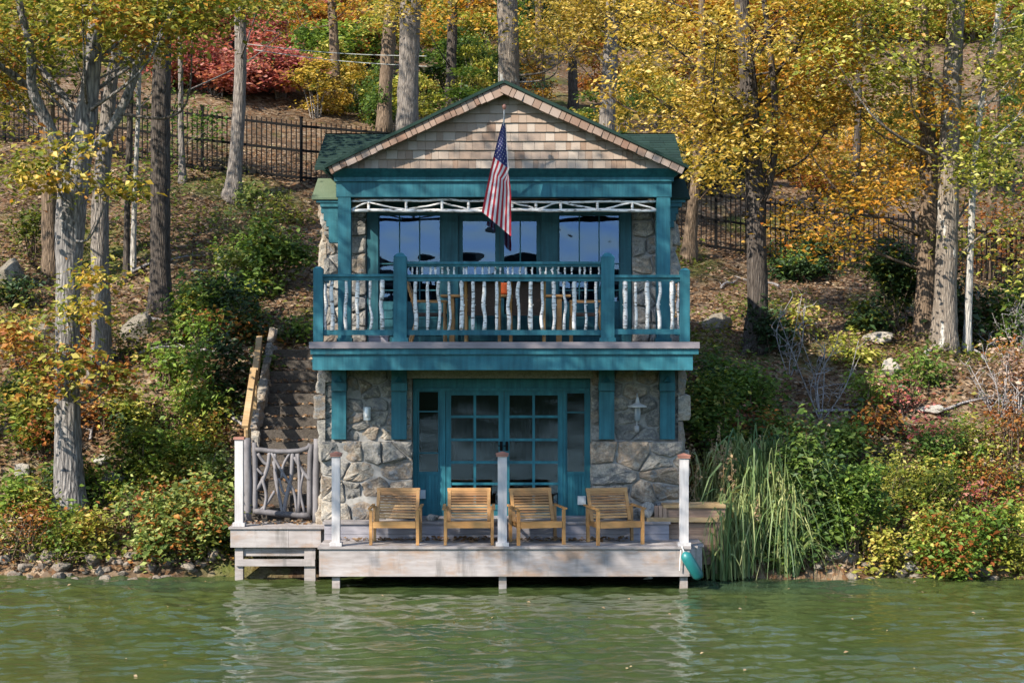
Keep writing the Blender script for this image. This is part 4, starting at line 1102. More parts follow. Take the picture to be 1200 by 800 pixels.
for (ya, yb, lb) in ((50, 58, 'upper of two thin utility cables strung between the trunks'), (55, 70, 'lower of two thin utility cables strung between the trunks')):
    b = MB(); pts = [P(275 + (500 - 275) * t_, ya + (yb + 8 - ya) * t_ + 4 * math.sin(math.pi * t_), 41.2) for t_ in np.linspace(0, 1, 10)]; b.tube(pts, .009, 5)
    o = b.build('utility_cable', M['wire'], None, origin=pts[0]); tag(o, lb, 'cable', 'utility cables')
D = hit(258, 306); x = X(258, D); z = gz(x, D)
pl = empty('path_light', (x, D, z), 'squat dark metal path light on the leafy slope left of the boathouse', 'path light')
b = MB(); b.lathe((x, D, z - .05), [(.07, 0), (.07, .2), (.09, .21), (.09, .2)], 14); b.build('body', M['greybox'], pl, smooth=True)
b = MB(); b.lathe((x, D, z + .16), [(.02, 0), (.17, .02), (.17, .04), (.05, .08), (0, .08)], 16); b.build('cap', M['iron'], pl, smooth=True)

# ================================================================== TREES
def rect_blobs(rng, px0, px1, py0, py1, D0, D1, n, r0, r1, nc, flat=.6):
    out = []
    for _ in range(n):
        D = D0 + rng.random() * (D1 - D0); p = P(px0 + rng.random() * (px1 - px0), py0 + rng.random() * (py1 - py0), D); r = r0 + rng.random() * (r1 - r0)
        out.append((p[0], p[1], p[2], r, r, r * flat, nc))
    return out
def ppath(pts, D, dD=0):
    n = len(pts); return [P(x, y, D + dD * i / max(1, n - 1)) for i, (x, y) in enumerate(pts)]
def stand(pts, D=None):
    D = D or hit(*pts[0]); pa = ppath(pts, D); pa[0][2] = gz(pa[0][0], D); return D, pa
def rad(ws, D): return [w / 2 * D / F for w in ws]

# --- big oak at the left
D = hit(82, 604); D1 = D
rg = np.random.default_rng(1)
pts = [(82, 604), (80, 520), (79, 430), (80, 330), (83, 250), (91, 190), (100, 140), (107, 90), (111, 40), (114, -60), (118, -220)]
D, pa = stand(pts, D)
ex = [(ppath([(84, 240), (72, 190), (56, 145), (38, 105), (36, 60), (22, 0), (10, -80)], D, -1.2), rad([22, 17, 14, 12, 10, 8, 5], D)),
      (ppath([(42, 112), (18, 90), (-14, 68)], D, -.9), rad([10, 9, 7], D)),
      (ppath([(96, 190), (130, 150), (150, 110), (166, 70), (190, 35), (215, -30)], D, -1.0), rad([12, 11.5, 10.5, 9, 7, 4], D)),
      (ppath([(93, 185), (84, 130), (62, 98), (40, 70)], D, .4), rad([11, 9.5, 8, 5], D))]
bl = rect_blobs(rg, -30, 210, -40, 62, D - 2.0, D + 1.5, 17, .45, .9, 11) + rect_blobs(rg, 200, 330, -50, 22, D - 2.0, D + 1.5, 8, .45, .8, 10) + rect_blobs(rg, -20, 50, 60, 130, D - 1, D + .5, 3, .4, .6, 8)
bl += [pblob(px, py, D - dd, rx, ry, n) for (px, py, dd, rx, ry, n) in
       ((38, 190, 1, 30, 25, 7), (20, 205, 1.2, 22, 20, 5), (60, 175, 1, 20, 14, 4), (132, 215, .8, 28, 12, 4), (112, 322, .9, 22, 16, 4), (78, 362, .9, 20, 16, 4), (108, 365, .8, 16, 8, 2), (60, 445, .9, 24, 22, 6), (95, 425, 1, 26, 16, 5),
        (135, 445, .8, 24, 22, 5), (40, 465, .9, 16, 18, 3), (30, 395, .6, 20, 20, 4), (5, 385, .6, 14, 14, 3), (165, 60, 1, 20, 14, 3), (20, 35, -1, 30, 30, 6))]
# crown over the water and in front of the house, above the frame: it dapples the facade
SUN = np.array([-.60, -.55, .58])
for k in range(44):
    tg = np.array([-3.2 + 6.4 * rg.random(), 26.0, 2.6 + 3.85 * rg.random()]) if k < 31 else np.array([-3 + 6 * rg.random(), 25.6, .6 + 2 * rg.random()])
    for _ in range(20):
        c_ = tg + SUN * (10 + rg.random() * 9)
        if Z(-75, c_[1]) < c_[2] - .8: break
    bl.append((c_[0], c_[1], c_[2], 1.05, 1.05, .8, 12))
oak = tree('oak_tree', 'big forked oak at the left shore with turning yellow and orange leaves', 'tree', None, pa, rad([34, 31, 29, 29, 36, 33, 26, 21, 18, 13, 8], D), M['bark_oak'], LEAF['turning'], bl, per=46, cr=.28, lsize=.112, seed=1, extra=ex, limb_r=.3, twig_p=.3, limb_p=.3)

def simple(label, pts, ws, bark, leaf=None, rects=(), D=None, seed=0, name='tree', group=None, per=30, cr=.3, ls=.11, crown=True, cl=None, extra=(), up=(2, 8), tw=.3):
    """a trunk traced up out of the frame, with crown rects in pixels plus a crown above the frame"""
    rg = np.random.default_rng(seed + 40)
    D, pa = stand(pts, D); bl = []; cl = cl or (12 if D < 37 else 5)
    for (x0, x1, y0, y1, n, nc) in rects: bl += rect_blobs(rg, x0, x1, y0, y1, D - 1.8, D + 1.8, n, .5, 1.0, nc)
    top = pa[-1]
    if crown:
        for _ in range(cl): bl.append((top[0] + rg.normal() * 2.1, top[1] + rg.normal() * 1.8, top[2] + up[0] - 2 + rg.random() * up[1], 1.3, 1.3, .9, 9))
        pa.append(top + np.array([0, 0, 4.])); ws = list(ws) + [ws[-1] * .5]
    return tree(name, label, 'tree', None, pa, rad(ws, D), M[bark], LEAF[leaf] if leaf else None, bl, per=per, cr=cr, lsize=ls, seed=seed, group=group, extra=[(ppath(e, D, -.5), rad(r, D)) for e, r in extra], twig_p=tw)

simple('pale straight trunk standing just behind the big forked oak', [(118, 438), (119, 370), (117, 300), (118, 230), (124, 160), (130, 100), (137, 50), (142, -40)], [23, 22, 21, 20, 17, 15, 12, 8], 'bark_grey', 'yolive', [(110, 230, -40, 40, 5, 11)], seed=2)
simple('dim grey trunk half hidden behind the left edge of the forked oak', [(60, 322), (58, 250), (57, 180), (56, 100), (56, -40)], [19, 18, 17, 15, 12], 'bark_brown', 'olive', [(10, 110, -30, 90, 6, 10)], seed=3)
simple('thick dark trunk right of the forked oak, mossy near its foot', [(188, 362), (188, 300), (188, 200), (189, 100), (191, 40), (192, -60)], [25, 23, 23, 22, 20, 18], 'bark_dark', 'olive', [(150, 240, -50, 25, 5, 11)], seed=4, D=33.6)
simple('slim dark trunk between the oak and the thick dark trunk', [(148, 330), (149, 250), (151, 180), (154, 90), (156, -30)], [7, 7, 7, 6, 5], 'bark_dark', 'green', [(135, 175, 150, 240, 3, 5)], seed=5, cl=5)
simple('slim pale sapling beside the slim dark trunk', [(156, 320), (157, 260), (160, 180), (163, 100), (165, -20)], [6, 6, 5, 5, 4], 'bark_pale', 'olive', [(140, 190, 40, 120, 3, 6)], seed=6, cl=4)
simple('short thin grey trunk against the left fence', [(214, 214), (213, 180), (212, 150), (212, 110), (211, 40)], [8, 7, 7, 6, 5], 'bark_grey', 'green', [(195, 245, 120, 170, 4, 6)], seed=7, cl=3)
simple('tall grey trunk leaning before the left fence under the cables', [(272, 230), (276, 190), (280, 130), (282, 70), (281, 0), (281, -90)], [20, 16, 15, 14, 13, 11], 'bark_grey', 'olive', [(210, 340, -50, 12, 7, 11)], seed=8, D=40.6)
simple('thin brown trunk beyond the fence among red shrubs', [(394, 128), (393, 90), (391, 40), (389, 0), (388, -90)], [13, 12, 11, 10, 8], 'bark_brown', 'amber', [(330, 450, -50, 0, 5, 10)], seed=9, ls=.15, cr=.45)
simple('brown trunk close behind the thicker pale trunk left of the gable', [(450, 152), (452, 100), (456, 40), (460, 0), (463, -80)], [15, 16, 16, 17, 14], 'bark_brown', 'yolive', [(420, 520, -40, 20, 5, 10)], seed=10, ls=.13, cr=.4)
simple('thick pale trunk rising behind the left roof slope', [(476, 215), (477, 150), (479, 80), (481, 0), (483, -90)], [29, 26, 24, 24, 20], 'bark_grey', 'gold', [(420, 560, -50, 10, 6, 10)], seed=11, D=39.5)
simple('thin dark trunk between the pale trunk and the mottled trunk', [(528, 125), (529, 80), (530, 30), (531, -60)], [13, 12, 12, 10], 'bark_dark', 'amber', [(490, 580, -40, 30, 6, 10)], seed=12, ls=.15, cr=.45)
simple('white mottled trunk straight behind the gable peak', [(599, 190), (597, 120), (596, 60), (594, 0), (591, -90)], [27, 25, 24, 24, 19], 'bark_patch', 'gold', [(560, 700, -50, 50, 9, 11)], seed=13, D=42.8)
simple('slim brown trunk just right of the gable peak', [(634, 128), (633, 80), (632, 30), (632, -60)], [11, 10, 10, 8], 'bark_brown', 'gold', [(600, 700, 0, 60, 6, 10)], seed=14, ls=.14, cr=.42)
simple('slim dark trunk midway down the right roof slope', [(672, 130), (671, 80), (672, 30), (674, -60)], [11, 11, 10, 8], 'bark_dark', 'amber', [(640, 740, -20, 60, 6, 10)], seed=15, ls=.14, cr=.42)
simple('grey brown trunk rising behind the right roof slope', [(708, 200), (711, 150), (714, 90), (717, 30), (720, -60)], [20, 19, 18, 17, 14], 'bark_grey', 'gold', [(660, 800, -30, 60, 9, 12)], seed=16, D=42.4)
simple('short grey trunk at the right fence beside the porch eave', [(807, 284), (811, 250), (816, 210), (819, 150), (822, 60)], [17, 14, 12, 11, 9], 'bark_brown', 'gold', [(780, 860, 100, 210, 7, 10)], seed=17, D=40.4, cl=4)
simple('dark leaning trunk right of the boathouse with golden leaves around it', [(886, 408), (888, 350), (886, 270), (883, 190), (878, 110), (872, 40), (867, -60)], [27, 24, 23, 21, 20, 18, 15], 'bark_dark', 'gold', [(740, 1000, -30, 150, 20, 11), (780, 960, 130, 215, 9, 8)], seed=18, ls=.105, cr=.28, per=42,
       extra=[([(888, 250), (905, 200), (908, 120), (900, 40), (890, -40)], [8, 8, 8, 7, 6]), ([(893, 420), (880, 405), (868, 418)], [9, 8, 6]), ([(905, 90), (930, 60), (950, 10), (960, -30)], [6, 5, 4, 3])])
simple('brown trunk left of the mottled pair on the right slope', [(1084, 398), (1085, 330), (1088, 240), (1088, 160), (1084, 100), (1080, 40), (1078, -60)], [24, 22, 22, 20, 18, 17, 14], 'bark_brown', 'amber', [(930, 1100, -10, 290, 18, 11)], seed=19, ls=.105, cr=.3, per=42)
simple('tall mottled grey trunk at the right with pale flakes', [(1106, 408), (1108, 330), (1111, 240), (1113, 160), (1116, 90), (1120, 20), (1124, -60)], [28, 26, 25, 24, 22, 20, 17], 'bark_patch', 'yolive', [(950, 1220, -30, 150, 20, 11), (1130, 1220, 150, 320, 8, 9)], seed=20, ls=.105, cr=.28, per=40)
simple('thin crooked sapling trunk right of the mottled trunk', [(1133, 412), (1135, 350), (1138, 270), (1142, 190), (1152, 110), (1164, 45), (1172, -20)], [9, 8.5, 8, 7.5, 7, 6, 5], 'bark_pale', 'yolive', [(1130, 1220, 10, 110, 7, 9)], seed=21, cl=4)
simple('half hidden trunk in the golden leaves at the upper right', [(1160, 330), (1163, 200), (1168, 80), (1172, -40)], [12, 11, 11, 9], 'bark_brown', 'rust', [(1120, 1230, 120, 330, 9, 9)], seed=22, cl=6)
simple('slender trunk between the dark trunk and the brown trunk', [(1000, 300), (1002, 220), (1006, 120), (1008, -30)], [10, 9, 8, 7], 'bark_dark', 'amber', [(900, 1060, 120, 300, 11, 11)], seed=23, cl=6, ls=.12, cr=.3)
# shade trees added at the left shore to dapple the slope, partly in frame
simple('added shade tree at the far left shore edge, mostly outside the picture', [(-60, 560), (-55, 400), (-50, 250), (-40, 100), (-30, -40)], [20, 19, 18, 16, 14], 'bark_grey', 'turning', [(-90, 30, -40, 120, 7, 11)], seed=24, D=28.6, cl=16, up=(1, 7))
simple('added shade tree on the bank outside the left edge', [(-150, 400), (-148, 250), (-145, 100), (-140, -40)], [24, 22, 20, 16], 'bark_brown', 'olive', [(-150, 10, -60, 40, 6, 10)], seed=25, D=32, cl=18, up=(0, 8))

def spray_part(root, blobs, leaf, size, seed, per=26, cr=.16):
    rng = np.random.default_rng(seed); pos = spray(clumps(blobs, rng), per, cr, rng)
    o = leaf_obj('foliage', leaf_quads(pos, size, rng, droop=.6, aspect=.75), LEAF[leaf], root); return o
spray_part(oak, [pblob(px, py, D1 - dd, rx, ry, n) for (px, py, dd, rx, ry, n) in ((100, 418, 1, 28, 12, 4), (60, 450, 1, 20, 14, 3), (140, 440, .9, 20, 22, 4), (25, 395, .7, 22, 18, 4), (6, 380, .7, 12, 10, 2))], 'rust', .115, 501)
spray_part(oak, [pblob(px, py, D1 - dd, rx, ry, n) for (px, py, dd, rx, ry, n) in ((112, 320, 1, 20, 16, 3), (85, 362, 1, 26, 10, 3), (130, 222, .9, 30, 10, 4), (100, 165, 1, 26, 12, 2), (40, 200, 1.1, 32, 22, 5))], 'gold', .115, 502)
# --- woods beyond the fence: saplings and bushes, each its own thing
protos = {}
def woods(kind, leaf, px, py, w, h, label, cat, n, size, seed, cr=.3):
    D = hit(px, py, 43.5); x = X(px, D); z = gz(x, D)
    key = (kind, random.randrange(2))
    if key not in protos:
        rg = np.random.default_rng(seed); k = D / F; W0, H0 = 90 * k, 80 * k
        o = empty('sapling' if cat == 'sapling' else 'bush', (x, D, z), label, cat, label.split(' on ')[0] + ' beyond the fence'); protos[key] = (o, W0, H0)
        bl = []; bb = MB()
        for i in range(11):
            q = rg.random(); a = rg.random() * 6.28; rr = rg.random() ** .6 * .5 * W0 * (1.05 - .5 * q); cc = np.array([x + math.cos(a) * rr, D + math.sin(a) * rr, z + H0 * (.18 + .85 * q)])
            bl.append((cc[0], cc[1], cc[2], W0 * .2, W0 * .2, H0 * .085, 9 + int(8 * rg.random())))
            a0 = np.array([x + rg.normal() * .12, D + rg.normal() * .12, z - .2]); bb.tube(smooth_path([a0, (a0 + cc) / 2 + [0, 0, .15 * H0], cc], 5), np.linspace(.035, .01, 11), 5, .1, rg)
        bb.build('stem', M['bark_grey'], o); cen = clumps(bl, rg); pos = spray(cen, 17, .24, rg, .5)
        leaf_obj('foliage', leaf_quads(pos, size * (.7 + .6 * np.repeat(rg.random(len(cen)), 17)), rg), LEAF[leaf], o)
    else:
        o0, W0, H0 = protos[key]; o = copy_tree(o0)
    s1, s2 = w * D / F / W0, h * D / F / H0
    o.location = (x, D, z - .1); o.scale = (s1, s1, s2); o.rotation_euler = (0, 0, random.random() * 6.28)
wr = np.random.default_rng(77)
def band(px0, px1, py0, py1, n, kinds, w, h):
    for i in range(n):
        k = kinds[wr.integers(len(kinds))]
        px = px0 + (i + wr.random()) / n * (px1 - px0); py = py0 + wr.random() * (py1 - py0)
        KL = {'crimson': ('crimson', 'crimson leaved shrub on the slope past the left fence', 'shrub'), 'gold': ('gold', 'golden leaved sapling on the wooded slope', 'sapling'), 'amber': ('amber', 'amber leaved sapling on the wooded slope', 'sapling'),
              'yolive': ('yolive', 'yellow green sapling on the wooded slope', 'sapling'), 'green': ('green', 'green leaved bush on the wooded slope', 'bush'), 'dark': ('dark', 'dark evergreen bush on the wooded slope', 'bush'), 'bright': ('bright', 'bright green bush on the wooded slope', 'bush'), 'rust': ('rust', 'rust leaved sapling on the wooded slope', 'sapling')}[k]
        sc_ = .7 + wr.random() * .7
        woods(k, KL[0], px, py, w * sc_, h * (.75 + wr.random() * .5), KL[1], KL[2], 3600, .17, 300 + len(protos), cr=.34)
band(-40, 1240, 8, 24, 26, ['gold', 'amber', 'yolive', 'dark', 'rust', 'olive'.replace('olive', 'green')], 90, 80)
band(330, 1240, 40, 62, 22, ['gold', 'amber', 'yolive', 'dark', 'green', 'rust'], 80, 60)
band(-30, 220, 60, 95, 7, ['green', 'yolive', 'amber', 'rust'], 70, 55)
band(290, 430, 20, 40, 5, ['crimson', 'rust', 'rust'], 80, 75)
band(190, 345, 105, 126, 8, ['crimson'], 66, 62)
band(200, 420, 48, 80, 9, ['crimson', 'rust', 'crimson'], 76, 66)
band(350, 570, 95, 150, 13, ['yolive', 'bright', 'gold', 'yolive', 'green'], 66, 62)
band(340, 620, 60, 90, 10, ['yolive', 'bright', 'gold', 'amber'], 66, 58)
band(480, 600, 95, 125, 4, ['dark', 'green', 'dark'], 60, 55)
band(600, 800, 110, 190, 12, ['amber', 'gold', 'dark', 'rust', 'yolive', 'green'], 65, 60)
band(790, 1240, 120, 230, 24, ['amber', 'amber', 'gold', 'dark', 'yolive', 'green', 'rust'], 75, 70)

# ================================================================== BANK PLANTING
S = 0
def sh(label, px, py, w, h, leaf, n, size=.075, cat='shrub', name='shrub', **kw):
    global S; S += 1
    return shrub(name, label, cat, px, py, w, h, LEAF[leaf], int(n * 1.7), size, 900 + S, **kw)
# left bank
sh('large pale edged green shrub overhanging the shore rocks left of the twig gate', 212, 652, 130, 105, 'varieg', 3400, .075)
sh('lit bright green feathery shrub below the stone stairs', 222, 500, 80, 100, 'bright', 1700, .07, droop=.6, aspect=.4)
sh('dark evergreen shrub beside the wooden handrail', 262, 470, 80, 70, 'dark', 1300, .08)
sh('tangled olive shrub above the pale edged shrub', 165, 575, 110, 75, 'olive', 1900, .07)
sh('yellow green shrub halfway up the left bank', 150, 520, 70, 60, 'yolive', 900, .07)
sh('ivy leaved shrub at the foot of the forked oak', 84, 590, 46, 48, 'green', 500, .08)
sh('low yellow green sprigs at the water left of the pale edged shrub', 100, 648, 70, 45, 'yolive', 700, .06)
sh('bright sprig at the left edge of the shore', 14, 620, 50, 60, 'bright', 420, .08)
sh('brown brush under the bright sprig at the left edge', 34, 655, 90, 60, 'rust', 500, .05, stems=24)
sh('olive shrub left of the forked oak trunk', 40, 530, 70, 60, 'olive', 1000, .07)
sh('reddish brush right of the forked oak', 120, 505, 70, 55, 'rust', 500, .06, stems=20)
sh('rust coloured brush high on the left bank', 22, 440, 60, 55, 'rust', 600, .06, stems=20)
sh('small golden shrub in the middle of the left bank', 178, 580, 50, 32, 'yolive', 420, .06)
sh('grey green rhododendron on the slope above the stairs', 325, 345, 100, 90, 'green', 1700, .10)
sh('pale leaved bramble left of the porch eave', 300, 290, 110, 45, 'varieg', 800, .07, stems=20)
sh('low evergreen below the thick dark trunk', 255, 385, 95, 60, 'dark', 1500, .08)
sh('fern like bright shrub at the top of the stairs', 345, 400, 40, 25, 'bright', 350, .07)
sh('evergreen sapling in front of the thick dark trunk', 214, 400, 60, 70, 'green', 800, .08)
sh('dark shrub behind the stone stairs', 290, 400, 60, 55, 'dark', 800, .08)
sh('small evergreen among rocks at the far left', 10, 360, 70, 40, 'dark', 500, .07)
sh('low olive growth between oak and thick dark trunk', 150, 420, 70, 45, 'olive', 500, .06)
sh('green weedy shrub at the gate post', 250, 590, 60, 70, 'varieg', 1000, .06)
sh('dry bramble over the shore rocks by the landing pier', 245, 655, 60, 40, 'olive', 500, .06)
# right bank
sh('dense green shrub against the right stone pier', 838, 545, 95, 110, 'green', 2600, .07)
sh('tall green shrub behind the reed clump', 905, 560, 100, 85, 'green', 2300, .07)
sh('round green shrub right of the reed clump', 985, 560, 90, 62, 'green', 1800, .07)
sh('small yellow green conifer on the leafy bank', 1014, 488, 58, 52, 'bright', 900, .06)
sh('deep green shrub at the water right of the reed clump', 1002, 660, 100, 110, 'green', 2600, .065)
sh('mixed olive shrub right of the deep green shrub', 960, 620, 80, 90, 'olive', 1700, .065)
sh('yellow goldenrod tangle above the stacked stones', 1040, 610, 70, 75, 'yolive', 1000, .055)
sh('wide yellow green shrub hanging over the right waterline', 1135, 668, 150, 80, 'bright', 2600, .065)
sh('low yellow green shrub at the right edge of the shore', 1205, 668, 90, 90, 'yolive', 1300, .065)
sh('green shrub on the red leaved bank', 1100, 560, 70, 55, 'green', 900, .065)
sh('red leaved low shrub on the right bank', 1085, 530, 50, 32, 'crimson', 330, .07)
sh('small red shrub above the wide yellow green shrub', 1125, 605, 60, 34, 'crimson', 300, .07)
sh('tangled rust brush on the right bank', 1160, 590, 90, 60, 'rust', 700, .055, stems=26)
sh('dried pink hydrangea like shrub at the right edge', 1192, 480, 80, 85, 'pink', 1100, .06, stems=30, stemmat=M['deadwood'])
sh('dark rhododendron spreading left of the mottled trunk', 1050, 390, 120, 95, 'dark', 2400, .10)
sh('dark rhododendron at the foot of the mottled trunk', 1130, 400, 90, 80, 'dark', 1500, .10)
sh('dark evergreen spray at the dark leaning trunk', 925, 330, 120, 50, 'dark', 1300, .09)
sh('evergreen seedling by the roots of the dark leaning trunk', 905, 415, 60, 55, 'dark', 700, .08)
sh('yellowed shrub at the edge of the dark rhododendrons', 1000, 425, 60, 40, 'yolive', 450, .07)
sh('sparse evergreen at the right fence', 960, 320, 90, 50, 'dark', 800, .09)
sh('green undergrowth at the far right edge', 1190, 400, 80, 70, 'green', 900, .09)
sh('rusty brush below the dried pink shrub', 1180, 540, 80, 60, 'rust', 600, .06, stems=20)
sh('weedy green growth behind the plank bulkhead', 835, 600, 60, 60, 'olive', 900, .06)
sh('broad green shrub filling the bank between reeds and goldenrod', 945, 660, 90, 150, 'green', 2600, .07)
sh('low yellowing weeds at the waterline left of the little stone stack', 1030, 672, 60, 50, 'yolive', 900, .055)
sh('bright weeds at the waterline right of the little stone stack', 1095, 672, 70, 75, 'yolive', 1300, .06)
sh('olive tangle behind the wide yellow green shrub', 1090, 630, 110, 80, 'olive', 1700, .06)
sh('yellow green brush beside the dried pink shrub', 1140, 560, 90, 70, 'yolive', 1100, .06)
sh('sprawling green shrub on the bank behind the reeds', 880, 500, 90, 70, 'green', 1600, .075)
sh('green shrub close to the porch fascia on the right', 830, 470, 70, 55, 'green', 1000, .075)
sh('bright feathery shrub on the left bank under the bright green one', 205, 555, 90, 60, 'bright', 1400, .065, droop=.5)
sh('yellow green shrub in the middle of the left bank', 240, 545, 70, 60, 'yolive', 1000, .06)
sh('bright low shrub left of the oak near the shore', 45, 620, 70, 50, 'yolive', 800, .065)
sh('green shrub on the leafy slope right of the stair top', 300, 455, 60, 40, 'green', 600, .07)
sh('low green weeds along the shore below the oak', 70, 655, 90, 40, 'olive', 800, .055)
sh('spreading green bush on the far left bank', 25, 490, 80, 50, 'olive', 800, .07)
sh('pale bramble on the slope above the low evergreen', 270, 335, 80, 45, 'varieg', 600, .07, stems=18)
for (lb, px, py, w_, h_, k_, n_) in (('loose yellow green sapling on the slope between the oak and the handrail', 235, 415, 50, 65, 'bright', 350), ('sunlit feathery bush below the thick dark trunk', 200, 450, 60, 40, 'bright', 380),
        ('thin yellowish bush on the slope left of the porch eave', 330, 262, 70, 40, 'yolive', 450), ('sunlit low bush near the path light', 285, 318, 70, 40, 'bright', 600), ('sparse pale bush beside the leaning grey trunk foot', 300, 245, 60, 28, 'varieg', 350),
        ('small bright sapling left of the stair top', 285, 372, 45, 60, 'bright', 450), ('rusty loose bush left of the pale straight trunk', 95, 410, 60, 50, 'rust', 400), ('thin green sapling at the far left slope', 35, 300, 60, 60, 'olive', 400),
        ('yellow leaved sapling on the bank right of the dark leaning trunk', 945, 400, 55, 60, 'yolive', 450), ('loose green bush on the bank under the mottled trunk', 1075, 455, 70, 45, 'green', 600), ('rust leaved bush in the litter right of the bare grey shrub', 1030, 520, 70, 40, 'rust', 450)):
    sh(lb, px, py, w_, h_, k_, n_, .075, droop=.5)
wk = np.random.default_rng(88)
for side_, boxes in (('left', ((0, 265, 470, 655),)), ('right', ((815, 1200, 480, 672),))):
    for i in range(22):
        x0, x1, y0, y1 = boxes[0]; q = wk.random(); kinds = ['olive', 'yolive', 'green', 'bright', 'rust', 'varieg'] if side_ == 'left' else ['olive', 'yolive', 'green', 'bright', 'crimson', 'rust', 'green']
        S += 1; k_ = kinds[wk.integers(len(kinds))]
        shrub('weed_clump', 'low loose weed clump among the larger shrubs on the %s bank' % side_, 'weeds', x0 + (x1 - x0) * wk.random(), y0 + (y1 - y0) * wk.random() ** .7, 40 + 45 * wk.random(), 22 + 32 * wk.random(), LEAF[k_], int(320 + 300 * wk.random()), .06, 1300 + S, 'weed clumps on the %s bank' % side_, stems=14)
# goldenrod spikes
def spike(px, py, h, lean, leaf, label, seed):
    rng = np.random.default_rng(seed); D = hit(px, py); x = X(px, D); z = gz(x, D); H = h * D / F
    root = empty('goldenrod', (x, D, z), label, 'wildflower', 'goldenrod spikes on the right bank'); b = MB()
    a = np.array([x, D, z - .05]); t_ = a + [lean * H, -.05, H]; lp = smooth_path([a, (a + t_) / 2 + [0, 0, .04], t_], 8); b.tube(lp, np.linspace(.012, .004, len(lp)), 4, 0, rng); b.build('stem', M['twig'], root)
    k = rng.integers(len(lp) // 3, len(lp), 220); pos = lp[k] + rng.normal(size=(220, 3)) * (.02 + .05 * (1 - k / len(lp)))[:, None]
    leaf_obj('blossom', leaf_quads(pos, .06, rng), LEAF[leaf], root)
for i, (px, py, h, ln) in enumerate(((1048, 590, 72, .05), (1120, 580, 60, .5), (1165, 590, 55, .9), (1190, 600, 40, -.2), (1028, 600, 50, -.25), (1108, 590, 62, .15))):
    spike(px, py, h, ln, 'bright' if i % 2 else 'yolive', ('upright yellow goldenrod spike above the stacked stones', 'goldenrod spike leaning right over the red shrub', 'long goldenrod stem leaning far right', 'short goldenrod spike at the right edge', 'goldenrod spike leaning left by the round green shrub', 'goldenrod spike beside the small red shrub')[i], 70 + i)
# bare twiggy shrubs
def bare(px, py, h, spread, label, seed, mt='deadwood', n=7, r=.013):
    rng = np.random.default_rng(seed); D = hit(px, py); x = X(px, D); z = gz(x, D); H = h * D / F; b = MB()
    o = np.array([x, D, z - .1])
    for i in range(n):
        e = o + np.array([rng.normal() * spread, rng.normal() * spread * .6, H * (.6 + .5 * rng.random())])
        m_ = (o + e) / 2 + rng.normal(size=3) * .1; lp = smooth_path([o, m_, e], 6); b.tube(lp, np.linspace(r, .006, len(lp)), 5, .1, rng)
        for k in range(7):
            s0 = lp[rng.integers(4, len(lp))]; e2 = s0 + rng.normal(size=3) * [.16, .12, .1] + [0, 0, .12]; m2 = (s0 + e2) / 2 + rng.normal(size=3) * .04
            b.tube([s0, m2, e2], [.008, .006, .003], 3, 0, rng, cap=False)
            for q in range(2): b.tube([m2, m2 + rng.normal(size=3) * .09 + [0, 0, .05]], [.005, .002], 3, 0, rng, cap=False)
    ob = b.build('bare_shrub', M[mt], None, origin=o); tag(ob, label, 'shrub')
bare(962, 490, 130, .35, 'leafless grey shrub on the bank right of the dark leaning trunk', 1, n=7)
bare(925, 440, 100, .3, 'thin leafless sapling by the dark evergreen spray', 2, n=4, r=.010)
bare(1195, 410, 70, .5, 'whitish leafless branches at the right edge above the pink shrub', 3, n=9, r=.011)
bare(1170, 490, 70, .4, 'whitish dead twigs left of the pink shrub', 4, n=7, r=.012)
bare(130, 430, 70, .35, 'bare pale branches behind the forked oak', 5, n=4, r=.012)

